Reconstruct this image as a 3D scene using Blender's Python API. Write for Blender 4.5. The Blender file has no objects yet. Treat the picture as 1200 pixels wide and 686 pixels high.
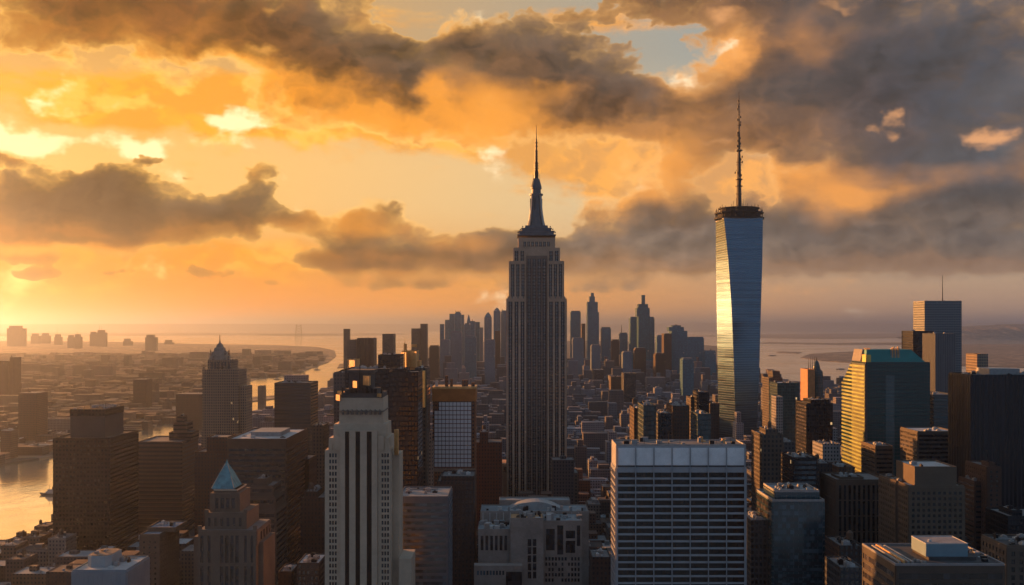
import bpy, math, random
import numpy as np
C = bpy.context.scene.collection
R = math.radians
FP, CX, HY, CZ = 1287.0, 600.0, 382.0, 222.0        # focal length in photo pixels, centre column, horizon row, eye height (m)

# ------------------------------------------------------------------ camera, sun, exposure
cam_d = bpy.data.cameras.new('camera'); cam = bpy.data.objects.new('camera', cam_d); C.objects.link(cam)
cam_d.sensor_width = 36; cam_d.lens = 36 * FP / 1200; cam_d.shift_y = (HY - 343) / 1200
cam_d.clip_start = 1; cam_d.clip_end = 600000
cam.location = (0, 0, CZ); cam.rotation_euler = (R(90), 0, 0)
S = bpy.context.scene; S.camera = cam
S.view_settings.view_transform = 'Standard'; S.view_settings.look = 'None'
S.view_settings.exposure = 0.95; S.view_settings.gamma = 1.0; S.view_settings.use_curve_mapping = False
SUN_AZ, SUN_EL = -46.0, 7.0                          # degrees from the view direction (+Y), minus = left
sun_d = bpy.data.lights.new('sun', 'SUN'); sun = bpy.data.objects.new('sun', sun_d); C.objects.link(sun)
sun_d.energy = 5.0; sun_d.angle = R(0.5); sun_d.color = (1.0, 0.39, 0.105)
sun.rotation_euler = (R(90 - SUN_EL), 0, R(180 - SUN_AZ)); sun.location = (-3000, 1600, 900)
S.render.engine = 'CYCLES'
cy = S.cycles
cy.use_denoising = True; cy.max_bounces = 5; cy.diffuse_bounces = 2; cy.glossy_bounces = 2; cy.volume_bounces = 2
cy.transmission_bounces = 0; cy.transparent_max_bounces = 4; cy.caustics_reflective = False; cy.caustics_refractive = False
cy.sample_clamp_indirect = 4.0
HAZE = 4.2e-5

# ------------------------------------------------------------------ node expressions
class NT:
    def __init__(s, tree): s.t = tree
    def n(s, typ, **kw):
        nd = s.t.nodes.new(typ)
        for k, v in kw.items(): setattr(nd, k, v)
        return nd
    def put(s, sock, v):
        if hasattr(v, 'is_output') or isinstance(v, bpy.types.NodeSocket): s.t.links.new(v, sock)
        else:
            if isinstance(v, (tuple, list)) and len(v) == 3 and sock.type == 'RGBA': v = (*v, 1)
            sock.default_value = v
    def m(s, op, a, b=0.0, c=0.0, clamp=False):
        nd = s.n('ShaderNodeMath', operation=op, use_clamp=clamp)
        s.put(nd.inputs[0], a)
        if op not in ('FLOOR', 'FRACT', 'ABSOLUTE', 'SQRT'): s.put(nd.inputs[1], b)
        if op in ('MULTIPLY_ADD',): s.put(nd.inputs[2], c)
        return nd.outputs[0]
    def v(s, op, a, b=None, c=None):
        nd = s.n('ShaderNodeVectorMath', operation=op)
        s.put(nd.inputs[0], a)
        if b is not None: s.put(nd.inputs[1], b)
        if c is not None: s.put(nd.inputs[2], c)
        return nd.outputs[1] if op in ('DOT_PRODUCT', 'LENGTH') else nd.outputs[0]
    def sm(s, x, lo, hi, a=0.0, b=1.0, lin=False):
        nd = s.n('ShaderNodeMapRange', interpolation_type='LINEAR' if lin else 'SMOOTHSTEP')
        for i, q in enumerate((x, lo, hi, a, b)): s.put(nd.inputs[i], q)
        return nd.outputs[0]
    def mix(s, f, a, b, blend='MIX'):
        nd = s.n('ShaderNodeMix', data_type='RGBA', blend_type=blend)
        s.put(nd.inputs[0], f); s.put(nd.inputs[6], a); s.put(nd.inputs[7], b)
        return nd.outputs[2]
    def noise(s, vec, scale, detail=4, rough=0.55, dim='3D', col=False, dist=0.0):
        nd = s.n('ShaderNodeTexNoise', noise_dimensions=dim)
        s.put(nd.inputs['Vector'], vec); s.put(nd.inputs['Scale'], scale); s.put(nd.inputs['Detail'], detail)
        s.put(nd.inputs['Roughness'], rough); s.put(nd.inputs['Distortion'], dist)
        return nd.outputs['Color'] if col else nd.outputs['Fac']
    def xyz(s, x, y, z=0.0):
        nd = s.n('ShaderNodeCombineXYZ')
        for i, q in enumerate((x, y, z)): s.put(nd.inputs[i], q)
        return nd.outputs[0]
    def sep(s, vec):
        nd = s.n('ShaderNodeSeparateXYZ'); s.put(nd.inputs[0], vec); return nd.outputs

# ------------------------------------------------------------------ sky: Nishita + procedural sunset clouds, by direction
#WORLD_BEGIN
def build_world():
    W = bpy.data.worlds.new('World'); S.world = W; W.use_nodes = True
    t = W.node_tree; t.nodes.clear(); g = NT(t)
    out = g.n('ShaderNodeOutputWorld'); bg = g.n('ShaderNodeBackground'); t.links.new(bg.outputs[0], out.inputs[0])
    d = g.n('ShaderNodeTexCoord').outputs['Generated']
    x, y, z = g.sep(d)
    az = g.m('ARCTAN2', x, y)
    hl = g.m('MAXIMUM', g.m('SQRT', g.m('ADD', g.m('MULTIPLY', x, x), g.m('MULTIPLY', y, y))), 0.02)
    X = g.m('MULTIPLY', az, FP); V = g.m('MULTIPLY', g.m('DIVIDE', z, hl), FP)   # angular units: 1287 to the radian
    P0 = g.xyz(X, V)
    def ang(px, py):
        a = math.atan((px - CX) / FP); return a * FP, (HY - py) * math.cos(a)
    wn = g.noise(g.v('MULTIPLY', P0, (1, 1.5, 1)), 1 / 85, 4, 0.6, '2D', True)
    wk = g.sm(V, 50, 190, 0.3, 1.0)
    P = g.v('MULTIPLY_ADD', g.v('SUBTRACT', wn, (0.5, 0.5, 0.5)), g.xyz(g.m('MULTIPLY', wk, 75), g.m('MULTIPLY', wk, 50)), P0)
    def field(blobs, base=0.0, P=P):
        acc = base
        for (px, py, rx, ry, w) in blobs:
            a, b = ang(px, py)
            q = g.v('MULTIPLY_ADD', P, (1 / rx, 1 / ry, 0), (-a / rx, -b / ry, 0))
            e = g.m('POWER', 0.3679, g.v('DOT_PRODUCT', q, q))
            acc = g.m('MULTIPLY_ADD', e, w, acc)
        return acc
    nz = g.v('MULTIPLY', P0, (1, 1.45, 1))
    n1 = g.noise(nz, 1 / 115, 8, 0.55, '2D')
    n2 = g.noise(g.v('ADD', nz, (-13, -9, 0)), 1 / 120, 5, 0.5, '2D')
    def vor(vec):
        nd = g.n('ShaderNodeTexVoronoi', voronoi_dimensions='2D', feature='F1'); g.put(nd.inputs['Vector'], vec)
        nd.inputs['Scale'].default_value = 1 / 56; nd.inputs['Detail'].default_value = 2.0; nd.inputs['Roughness'].default_value = 0.5; nd.inputs['Lacunarity'].default_value = 2.3
        return nd.outputs['Distance']
    pz = g.v('MULTIPLY', P, (1, 1.3, 1)); bl = vor(pz); bl2 = vor(g.v('ADD', pz, (-9, 11, 0)))
    relc = g.m('SUBTRACT', bl2, bl)                                       # rounded heads of the cumulus
    nb = g.noise(nz, 1 / 150, 5, 0.42, '2D'); nb2 = g.noise(g.v('ADD', nz, (-26, 30, 0)), 1 / 150, 4, 0.40, '2D')
    relb = g.m('MULTIPLY_ADD', relc, 0.42, g.m('SUBTRACT', nb, nb2))
    n3 = g.noise(g.v('MULTIPLY', P0, (1, 3.2, 1)), 1 / 160, 6, 0.6, '2D')
    rel = g.m('SUBTRACT', n1, n2)
    fx = g.sm(X, -520, 420)                         # 0 towards the sun, 1 on the right
    # clear sky behind the clouds
    lowc = g.mix(g.sm(X, -620, -150), (1.12, 0.40, 0.0), (0.98, 0.37, 0.055))
    lowc = g.mix(g.sm(X, -150, 520), lowc, (0.50, 0.305, 0.185))
    midc = g.mix(fx, (1.15, 0.68, 0.27), (0.74, 0.63, 0.43))
    topc = g.mix(fx, (0.80, 0.45, 0.17), (0.34, 0.40, 0.40))
    clear = g.mix(g.sm(V, 15, 150), lowc, midc); clear = g.mix(g.sm(V, 180, 330), clear, topc)
    nis = g.n('ShaderNodeTexSky', sky_type='NISHITA', sun_disc=False, sun_elevation=R(SUN_EL), sun_rotation=R(SUN_AZ))
    nsc = g.v('MULTIPLY', nis.outputs[0], (0.10, 0.10, 0.10))
    col = g.mix(0.04, clear, nsc)
    # thin lit veils, yellow near the sun and apricot to the right
    veil = field(VEIL, -0.05)
    vd = g.m('MULTIPLY_ADD', g.m('SUBTRACT', n3, 0.5), 1.5, veil)
    vcol = g.mix(fx, (1.25, 0.56, 0.04), (1.10, 0.48, 0.11))
    vcol = g.mix(g.sm(relb, -0.12, 0.14), g.mix(0.6, vcol, g.mix(fx, (0.95, 0.40, 0.05), (0.55, 0.30, 0.14))), vcol)
    vcol = g.mix(g.m('MULTIPLY', g.sm(rel, 0.0, 0.11), g.sm(X, 150, -350)), vcol, (1.35, 0.72, 0.14))
    col = g.mix(g.m('MULTIPLY', g.sm(vd, 0.3, 0.85), 0.92), col, vcol)
    hot = field(HOT, 0.0)
    hd = g.m('MULTIPLY_ADD', g.m('SUBTRACT', n1, 0.5), 3.8, hot)
    col = g.mix(g.m('MULTIPLY', g.sm(hd, 0.45, 1.1), 0.92), col, (1.5, 1.26, 0.92))
    # thick clouds: bright thin rims, dull cores
    glow = g.m('MINIMUM', field(GLOW, 0.0), 1.2)
    SH = (-34, -20, 0)                                                     # a step towards the sun
    def dens(P, na, nb_, bl_):
        dn = g.m('MULTIPLY_ADD', g.m('SUBTRACT', na, 0.5), 1.25, field(DARK, 0.0, P))
        if nb_ is not None: dn = g.m('MULTIPLY_ADD', g.m('SUBTRACT', nb_, 0.5), 0.35, dn)
        if bl_ is not None: dn = g.m('MULTIPLY_ADD', g.m('SUBTRACT', 0.40, bl_), 0.72, dn)
        return dn
    dn = dens(P, n1, n3, bl)
    n1s = g.noise(g.v('ADD', nz, SH), 1 / 120, 4, 0.5, '2D')
    ds = dens(g.v('ADD', P, SH), n1s, None, bl2)
    soft = g.m('MULTIPLY_ADD', g.m('MINIMUM', g.m('ADD', glow, field(SOFT)), 1.0), 0.30, 0.065)
    cov = g.sm(dn, g.m('SUBTRACT', 0.46, soft), g.m('ADD', 0.46, soft))
    core = g.mix(g.sm(X, -520, 0), (0.150, 0.056, 0.020), (0.120, 0.070, 0.046))
    core = g.mix(g.sm(X, 210, 540), core, (0.040, 0.055, 0.078))
    core = g.mix(g.m('MULTIPLY', g.sm(V, 235, 160), g.sm(X, 100, -250)), core, (0.058, 0.044, 0.042))
    core = g.mix(g.m('MULTIPLY', g.sm(V, 185, 85), g.sm(X, -120, 180)), core, (0.175, 0.138, 0.112))
    top = g.m('MULTIPLY', g.sm(g.m('SUBTRACT', ds, dn), -0.35, 0.45), g.sm(X, -560, -200))   # sides turned from the sun go slate
    core = g.mix(g.m('MULTIPLY', top, 0.5), core, (0.095, 0.088, 0.090))
    k = g.m('MAXIMUM', g.m('MULTIPLY_ADD', relb, g.sm(X, -100, 350, 2.3, 1.3), 1.0), 0.35); core = g.v('MULTIPLY', core, g.xyz(k, k, k))
    rimc = g.mix(fx, (1.45, 0.86, 0.27), (1.15, 0.62, 0.23))
    warm = g.mix(fx, (1.18, 0.45, 0.03), (1.05, 0.42, 0.085))
    lit = g.m('POWER', 0.3679, g.m('MULTIPLY', g.m('MAXIMUM', g.m('SUBTRACT', ds, 0.30), 0.0), 2.0))
    thin = g.m('POWER', 0.3679, g.m('MULTIPLY', g.m('MAXIMUM', g.m('SUBTRACT', dn, 0.43), 0.0), 4.2))
    kl = g.m('MULTIPLY_ADD', glow, 0.55, g.sm(X, -450, 450, 0.22, 0.13))
    kt = g.m('MULTIPLY_ADD', glow, 0.5, g.sm(X, -450, 450, 0.72, 0.28))
    base = g.mix(g.m('MULTIPLY', lit, kl, clamp=True), core, warm)
    gl = g.sm(g.m('MULTIPLY_ADD', g.m('SUBTRACT', nb, 0.5), 2.4, glow), 0.2, 1.35)
    base = g.mix(g.m('MULTIPLY', gl, 0.88), base, warm)
    body = g.mix(g.m('MULTIPLY', thin, kt, clamp=True), base, rimc)
    lowfade = g.sm(V, 118, 62)
    body = g.mix(g.m('MULTIPLY', lowfade, thin), body, g.mix(0.5, core, clear))
    col = g.mix(g.m('MULTIPLY', cov, 0.97), col, body)
    # small lit puffs in front of the dark bank
    puff = field(PUFF, 0.0)
    pd = g.m('MULTIPLY_ADD', g.m('SUBTRACT', n1, 0.5), 1.2, puff)
    col = g.mix(g.m('MULTIPLY', g.sm(pd, 0.35, 1.35), 0.85), col, g.mix(fx, (1.2, 0.6, 0.14), (1.0, 0.48, 0.20)))
    col = g.v('MULTIPLY', col, g.mix(fx, (1.0, 0.89, 0.60), (1.0, 0.98, 0.97)))   # evening tint, strongest towards the sun
    col = g.v('MULTIPLY', col, g.mix(g.m('MULTIPLY', g.sm(V, 150, 30), g.sm(X, 60, -420)), (1, 1, 1), (0.97, 0.80, 0.40)))
    band = g.sm(V, 75, 4, 1.0, 1.35); col = g.v('MULTIPLY', col, g.xyz(band, band, band))   # the glow along the horizon
    # dusk over the rest of the dome
    aaz = g.m('ABSOLUTE', g.m('ADD', az, R(22)))
    dusk = g.mix(g.sm(z, 0.0, 0.6), DUSK_LOW, DUSK_HIGH)
    col = g.mix(g.sm(aaz, R(50), R(84)), col, dusk)
    col = g.mix(g.sm(V, 420, 900), col, DUSK_HIGH)
    sd = (math.sin(R(SUN_AZ)) * math.cos(R(SUN_EL)), math.cos(R(SUN_AZ)) * math.cos(R(SUN_EL)), math.sin(R(SUN_EL)))
    sg = g.m('POWER', g.m('MAXIMUM', g.v('DOT_PRODUCT', d, sd), 0.0), 60.0)
    col = g.mix(sg, col, (2.2, 1.15, 0.32))
    g.put(bg.inputs[0], col); bg.inputs[1].default_value = 0.52
    W.cycles.sampling_method = 'MANUAL'; W.cycles.sample_map_resolution = 512
DUSK_LOW, DUSK_HIGH = (0.190, 0.290, 0.420), (0.155, 0.235, 0.335)
VEIL = [(150, 112, 280, 36, 1.0), (380, 150, 190, 34, 0.95), (690, 165, 140, 44, 1.1), (770, 195, 130, 70, 1.15), (860, 90, 50, 45, 0.6),
        (60, 305, 220, 30, 0.75), (300, 295, 170, 24, 0.6), (900, 225, 130, 40, 0.8), (560, 330, 200, 12, 0.5),
        (980, 340, 220, 16, 0.4), (480, 20, 70, 26, 0.7), (690, 25, 110, 25, 0.7), (850, 30, 90, 25, 0.5), (180, 235, 200, 25, 0.25), (150, 350, 250, 14, 0.4)]
HOT = [(20, 163, 45, 12, 0.72), (85, 162, 62, 13, 0.78), (168, 168, 40, 10, 0.75), (60, 124, 80, 8, 0.55), (215, 128, 60, 10, 0.55),
       (270, 140, 60, 10, 0.6), (440, 258, 40, 14, 0.5), (415, 190, 40, 16, 0.4), (858, 58, 18, 16, 0.9), (820, 92, 28, 14, 0.75), (795, 108, 20, 10, 0.6), (300, 205, 20, 10, 0.6), (800, 95, 24, 12, 0.5)]
DARK = [(60, 5, 250, 66, 1.15), (240, 15, 130, 50, 0.95), (365, 60, 75, 78, 1.0), (425, 92, 72, 48, 0.95), (545, 62, 110, 40, 1.0), (640, 80, 90, 46, 1.0),
        (705, 115, 70, 44, 0.95), (560, 128, 150, 42, 1.0), (690, 130, 80, 36, 0.8), (470, 128, 70, 34, 0.6), (690, 6, 90, 20, 0.7), (840, 0, 120, 26, 0.95),
        (1000, 90, 170, 112, 1.05), (1130, 120, 160, 140, 1.1), (920, 60, 80, 60, 0.75), (880, 140, 90, 40, 0.9), (820, 130, 55, 30, 0.6), (1060, 225, 150, 36, 1.0),
        (1180, 225, 120, 36, 1.0), (1010, 300, 260, 24, 1.1), (1190, 298, 140, 24, 1.0), (800, 300, 140, 26, 1.0), (690, 292, 100, 26, 0.95), (700, 245, 60, 34, 0.7), (785, 262, 75, 40, 0.85), (800, 178, 48, 30, 0.55), (900, 268, 110, 20, 0.75), (790, 200, 40, 30, 0.4),
        (85, 237, 90, 40, 1.4), (20, 262, 110, 30, 1.1), (0, 240, 60, 24, 0.7), (190, 264, 125, 22, 1.3), (130, 215, 55, 24, 0.75), (285, 250, 48, 26, 1.0), (290, 212, 34, 20, 0.85), (345, 258, 30, 9, 0.65), (230, 240, 60, 20, 0.7),
        (430, 308, 120, 20, 1.0), (540, 302, 110, 22, 1.0), (448, 258, 58, 28, 0.8), (545, 276, 60, 18, 0.75), (415, 275, 45, 22, 0.7), (380, 306, 60, 10, 0.6), (630, 305, 60, 20, 0.6),
        (22, 302, 52, 6, 0.75), (55, 322, 48, 6, 0.7), (240, 320, 36, 9, 0.75), (170, 180, 34, 7, 0.65), (5, 185, 18, 9, 0.9), (480, 336, 130, 7, 0.5), (700, 338, 60, 8, 0.5), (340, 330, 90, 7, 0.4), (120, 318, 40, 6, 0.5)]
SOFT = [(1010, 326, 260, 14, 1.0), (780, 326, 160, 14, 0.9), (480, 328, 180, 12, 0.7), (1150, 250, 90, 14, 0.6)]
GLOW = [(110, 88, 260, 22, 0.9), (330, 108, 120, 26, 0.9), (480, 148, 160, 26, 0.9), (275, 78, 45, 20, 0.5), (650, 108, 80, 18, 0.75), (560, 135, 120, 20, 0.5), (508, 112, 18, 26, 0.9), (805, 95, 55, 34, 1.0),
        (858, 58, 34, 28, 1.0), (765, 215, 75, 44, 0.85), (700, 212, 40, 20, 0.5), (530, 22, 70, 16, 0.7), (930, 205, 60, 16, 0.9), (1005, 228, 50, 14, 0.9), (650, 180, 120, 28, 0.7), (450, 258, 70, 24, 1.0), (545, 284, 60, 12, 0.5), (695, 235, 55, 32, 0.8), (900, 120, 60, 60, 0.4), (300, 205, 25, 15, 0.4), (560, 325, 250, 8, 0.3), (100, 294, 190, 8, 0.6)]
PUFF = [(300, 55, 18, 12, 0.9), (330, 78, 20, 9, 0.5), (320, 8, 26, 10, 0.8), (1043, 138, 12, 10, 0.95), (1025, 155, 14, 8, 0.85), (1135, 162, 20, 12, 1.05), (1168, 165, 18, 12, 0.95), (955, 170, 14, 12, 0.6),
        (842, 165, 20, 9, 0.8), (845, 18, 26, 12, 0.8), (990, 2, 26, 8, 0.7), (1090, 2, 40, 8, 0.6), (460, 60, 14, 9, 0.5), (1185, 285, 30, 8, 0.35)]
build_world()
#WORLD_END

# ------------------------------------------------------------------ geometry helpers
def X(px, Y): return (px - CX) / FP * Y
def Z(py, Y): return CZ - (py - HY) / FP * Y
def G(px, py):                                       # the point of the ground seen at a pixel row below the horizon
    Y = CZ * FP / (py - HY); return (X(px, Y), Y)
class MB:
    def __init__(s): s.v = []; s.f = []
    def face(s, pts):
        i = len(s.v); s.v += [tuple(p) for p in pts]; s.f.append(tuple(range(i, i + len(pts))))
    def box(s, x0, x1, y0, y1, z0, z1):
        i = len(s.v)
        s.v += [(x0, y0, z0), (x1, y0, z0), (x1, y1, z0), (x0, y1, z0), (x0, y0, z1), (x1, y0, z1), (x1, y1, z1), (x0, y1, z1)]
        for q in ((0, 3, 2, 1), (4, 5, 6, 7), (0, 1, 5, 4), (1, 2, 6, 5), (2, 3, 7, 6), (3, 0, 4, 7)): s.f.append(tuple(i + k for k in q))
        return s
    def loft(s, rings, caps=True):                   # rings of equal length, counter-clockwise seen from above
        i = len(s.v); n = len(rings[0])
        for r in rings: s.v += [tuple(p) for p in r]
        for k in range(len(rings) - 1):
            for j in range(n):
                a, b = i + k * n + j, i + k * n + (j + 1) % n
                s.f.append((a, b, b + n, a + n))
        if caps:
            s.f.append(tuple(i + j for j in reversed(range(n)))); s.f.append(tuple(i + (len(rings) - 1) * n + j for j in range(n)))
        return s
    def prism(s, pts, z0, z1): return s.loft([[(x, y, z0) for x, y in pts], [(x, y, z1) for x, y in pts]])
    def lathe(s, cx, cy, prof, n=12, ph=0.0):
        return s.loft([[(cx + r * math.cos(ph + 2 * math.pi * j / n), cy + r * math.sin(ph + 2 * math.pi * j / n), z) for j in range(n)] for r, z in prof])
    def sq(s, cx, cy, prof):                         # square section, half widths (hx, hy, z)
        return s.loft([[(cx - a, cy - b, z), (cx + a, cy - b, z), (cx + a, cy + b, z), (cx - a, cy + b, z)] for a, b, z in prof])
    def bar(s, p, q, r):
        p, q = np.array(p, float), np.array(q, float); d = q - p; L = np.linalg.norm(d); d /= max(L, 1e-6)
        u = np.cross(d, (0, 0, 1) if abs(d[2]) < .9 else (1, 0, 0)); u /= np.linalg.norm(u); w = np.cross(d, u)
        rr = [[tuple(c + r * (math.cos(t) * u + math.sin(t) * w)) for t in (0.78, 2.36, 3.93, 5.5)] for c in (p, q)]
        return s.loft(rr)
    def build(s, name, m, parent=None, loc=None):
        me = bpy.data.meshes.new(name); me.from_pydata(s.v, [], s.f); me.update()
        uv = me.uv_layers.new(name='UVMap')
        nv = len(me.loops); li = np.empty(nv, int); me.loops.foreach_get('vertex_index', li)
        co = np.array(s.v, float)[li]
        nf = len(me.polygons); nm = np.empty(nf * 3); me.polygons.foreach_get('normal', nm); nm = nm.reshape(-1, 3)
        ct = np.empty(nf, int); me.polygons.foreach_get('loop_total', ct); nl = np.repeat(nm, ct, axis=0)
        h = np.hypot(nl[:, 0], nl[:, 1]); flat = np.abs(nl[:, 2]) > .75; h[h < 1e-6] = 1
        U = np.where(flat, co[:, 0], co[:, 0] * -nl[:, 1] / h + co[:, 1] * nl[:, 0] / h); Vv = np.where(flat, co[:, 1], co[:, 2])
        uv.data.foreach_set('uv', np.stack([U, Vv], 1).ravel())
        me.materials.append(m)
        o = bpy.data.objects.new(name, me); C.objects.link(o)
        if parent: o.parent = parent
        if loc: o.location = loc
        return o
def empty(name, label, cat, loc, group=None, rz=0.0):
    o = bpy.data.objects.new(name, None); C.objects.link(o); o.location = loc; o.rotation_euler = (0, 0, rz)
    o.empty_display_size = 5; return tag(o, label, cat, group)
def tag(o, label, cat, group=None):
    o['label'] = label; o['category'] = cat
    if group: o['group'] = group
    return o
def kind(o, k): o['kind'] = k; return o

# ------------------------------------------------------------------ materials
MATS = {}
def newmat(name):
    m = bpy.data.materials.new(name); m.use_nodes = True; t = m.node_tree
    return m, NT(t), t.nodes['Principled BSDF']
def plain(key, col, rough=0.8, metal=0.0, var=0.25, scale=0.15, spec=0.35):
    if key in MATS: return MATS[key]
    m, g, b = newmat(key); tc = g.n('ShaderNodeTexCoord').outputs['Object']
    n = g.noise(tc, scale, 5, 0.6); n2 = g.noise(tc, scale * 9, 2, 0.5)
    f = g.m('MULTIPLY_ADD', g.m('SUBTRACT', n, 0.5), var * 3, 1.0); f = g.m('MULTIPLY_ADD', g.m('SUBTRACT', n2, 0.5), var, f)
    c = g.v('MULTIPLY', g.xyz(f, f, f), col)
    g.put(b.inputs['Base Color'], c); b.inputs['Roughness'].default_value = rough; b.inputs['Metallic'].default_value = metal
    b.inputs['Specular IOR Level'].default_value = spec
    MATS[key] = m; return m
def facade(key, wall, glass=(.018, .022, .028), bay=3.2, floor=3.7, fu=.6, fv=.55, spandrel=None, rough=.78, groug=.12, isl=.0, lit=.0015, gspec=.7, wmetal=0.0):
    """a wall of windows: bays along, storeys up; every pane has its own tone"""
    if key in MATS: return MATS[key]
    m, g, b = newmat(key)
    uv = g.n('ShaderNodeUVMap').outputs[0]; u, v, _ = g.sep(uv)
    geo = g.n('ShaderNodeNewGeometry'); ri = geo.outputs['Random Per Island']
    U = g.m('ADD', g.m('DIVIDE', u, bay), 100.5); V = g.m('ADD', g.m('DIVIDE', v, floor), 10.0)
    mu = g.m('LESS_THAN', g.m('ABSOLUTE', g.m('SUBTRACT', g.m('FRACT', U), .5)), fu / 2)
    mv = g.m('LESS_THAN', g.m('ABSOLUTE', g.m('SUBTRACT', g.m('FRACT', V), .5)), fv / 2)
    nz = g.sep(geo.outputs['Normal'])[2]; side = g.m('LESS_THAN', g.m('ABSOLUTE', nz), .7)
    mu = g.m('MULTIPLY', mu, side); mask = g.m('MULTIPLY', mu, mv)
    wn = g.n('ShaderNodeTexWhiteNoise', noise_dimensions='3D')
    g.put(wn.inputs['Vector'], g.xyz(g.m('FLOOR', U), g.m('FLOOR', V), g.m('MULTIPLY', ri, 57.0)))
    rnd = wn.outputs['Value']
    big = g.noise(g.xyz(g.m('MULTIPLY', u, .03), g.m('MULTIPLY', v, .018), ri), 1.0, 4, .6)
    streak = g.noise(g.xyz(g.m('MULTIPLY', u, .55), g.m('MULTIPLY', v, .025), ri), 1.0, 3, .6)
    f = g.m('MULTIPLY_ADD', g.m('SUBTRACT', big, .5), .75, 1.0); f = g.m('MULTIPLY_ADD', g.m('SUBTRACT', streak, .5), .5, f)
    if isl: f = g.m('MULTIPLY', f, g.m('MULTIPLY_ADD', ri, isl, 1 - isl / 2))
    wc = g.v('MULTIPLY', g.xyz(f, f, f), wall)
    if isl: wc = g.mix(g.m('MULTIPLY', g.m('FRACT', g.m('MULTIPLY', ri, 7.3)), .55), wc, g.v('MULTIPLY', g.xyz(f, f, f), (.17, .10, .075)))
    if spandrel: wc = g.mix(mu, wc, spandrel)
    lg = tuple(min(1, c * 2.2 + .006) for c in glass)
    gc = g.mix(g.m('POWER', rnd, 3.5), glass, lg)
    g.put(b.inputs['Base Color'], g.mix(mask, wc, gc))
    g.put(b.inputs['Roughness'], g.sm(mask, 0, 1, rough, g.m('MULTIPLY_ADD', rnd, .12, groug), lin=True))
    g.put(b.inputs['Specular IOR Level'], g.sm(mask, 0, 1, .3, gspec, lin=True))
    if wmetal: g.put(b.inputs['Metallic'], g.m('MULTIPLY', mask, wmetal))
    if lit:
        b.inputs['Emission Color'].default_value = (1, .62, .28, 1)
        g.put(b.inputs['Emission Strength'], g.m('MULTIPLY', mask, g.m('MULTIPLY', g.m('GREATER_THAN', rnd, 1 - lit), .35)))
    bp = g.n('ShaderNodeBump'); bp.inputs['Strength'].default_value = .5; bp.inputs['Distance'].default_value = .35
    g.put(bp.inputs['Height'], g.m('SUBTRACT', 1.0, mask)); g.put(b.inputs['Normal'], bp.outputs[0])
    MATS[key] = m; return m
def pane(key, col, rough=.1, var=1.0, bay=2.5, floor=3.7, metal=0.0, spec=.7):
    """glass with a tone of its own for every bay and storey"""
    if key in MATS: return MATS[key]
    m, g, b = newmat(key); uv = g.n('ShaderNodeUVMap').outputs[0]; u, v, _ = g.sep(uv)
    ri = g.n('ShaderNodeObjectInfo').outputs['Random']
    wn = g.n('ShaderNodeTexWhiteNoise', noise_dimensions='3D')
    g.put(wn.inputs['Vector'], g.xyz(g.m('FLOOR', g.m('DIVIDE', u, bay)), g.m('FLOOR', g.m('DIVIDE', v, floor)), g.m('MULTIPLY', ri, 31.0)))
    r = wn.outputs['Value']; k = g.m('MULTIPLY_ADD', g.m('POWER', r, 2.5), 2.6 * var, .7)
    g.put(b.inputs['Base Color'], g.v('MULTIPLY', g.xyz(k, k, k), col))
    g.put(b.inputs['Roughness'], g.m('MULTIPLY_ADD', r, .1, rough)); b.inputs['Metallic'].default_value = metal
    b.inputs['Specular IOR Level'].default_value = spec
    MATS[key] = m; return m
def lattice(key, frame, glass, bay, floor, wu, wv, rough=.1, metal=.0, tilt=.012, gspec=.8):
    """curtain wall: thin frame lines, panes each set at a slightly different angle"""
    if key in MATS: return MATS[key]
    m, g, b = newmat(key); uv = g.n('ShaderNodeUVMap').outputs[0]; u, v, _ = g.sep(uv)
    U = g.m('DIVIDE', u, bay); V = g.m('DIVIDE', v, floor)
    mu = g.m('LESS_THAN', g.m('ABSOLUTE', g.m('SUBTRACT', g.m('FRACT', U), .5)), .5 - wu / 2)
    mv = g.m('LESS_THAN', g.m('ABSOLUTE', g.m('SUBTRACT', g.m('FRACT', V), .5)), .5 - wv / 2)
    mask = g.m('MULTIPLY', mu, mv)
    wn = g.n('ShaderNodeTexWhiteNoise', noise_dimensions='2D'); g.put(wn.inputs['Vector'], g.xyz(g.m('FLOOR', U), g.m('FLOOR', V)))
    wf = g.n('ShaderNodeTexWhiteNoise', noise_dimensions='1D'); g.put(wf.inputs['W'], g.m('FLOOR', V))
    r = g.m('MULTIPLY_ADD', wf.outputs['Value'], .6, g.m('MULTIPLY', wn.outputs['Value'], .4))
    k = g.m('MULTIPLY_ADD', r, .45, .78)
    g.put(b.inputs['Base Color'], g.mix(mask, frame, g.v('MULTIPLY', g.xyz(k, k, k), glass)))
    g.put(b.inputs['Roughness'], g.sm(mask, 0, 1, .45, g.m('MULTIPLY_ADD', r, .10, rough), lin=True))
    g.put(b.inputs['Metallic'], g.m('MULTIPLY', mask, metal)); b.inputs['Specular IOR Level'].default_value = gspec
    nn = g.v('MULTIPLY', g.v('SUBTRACT', wn.outputs['Color'], (.5, .5, .5)), (tilt, tilt, tilt))
    geo = g.n('ShaderNodeNewGeometry').outputs['Normal']
    g.put(b.inputs['Normal'], g.v('NORMALIZE', g.v('ADD', geo, nn)))
    MATS[key] = m; return m

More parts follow.
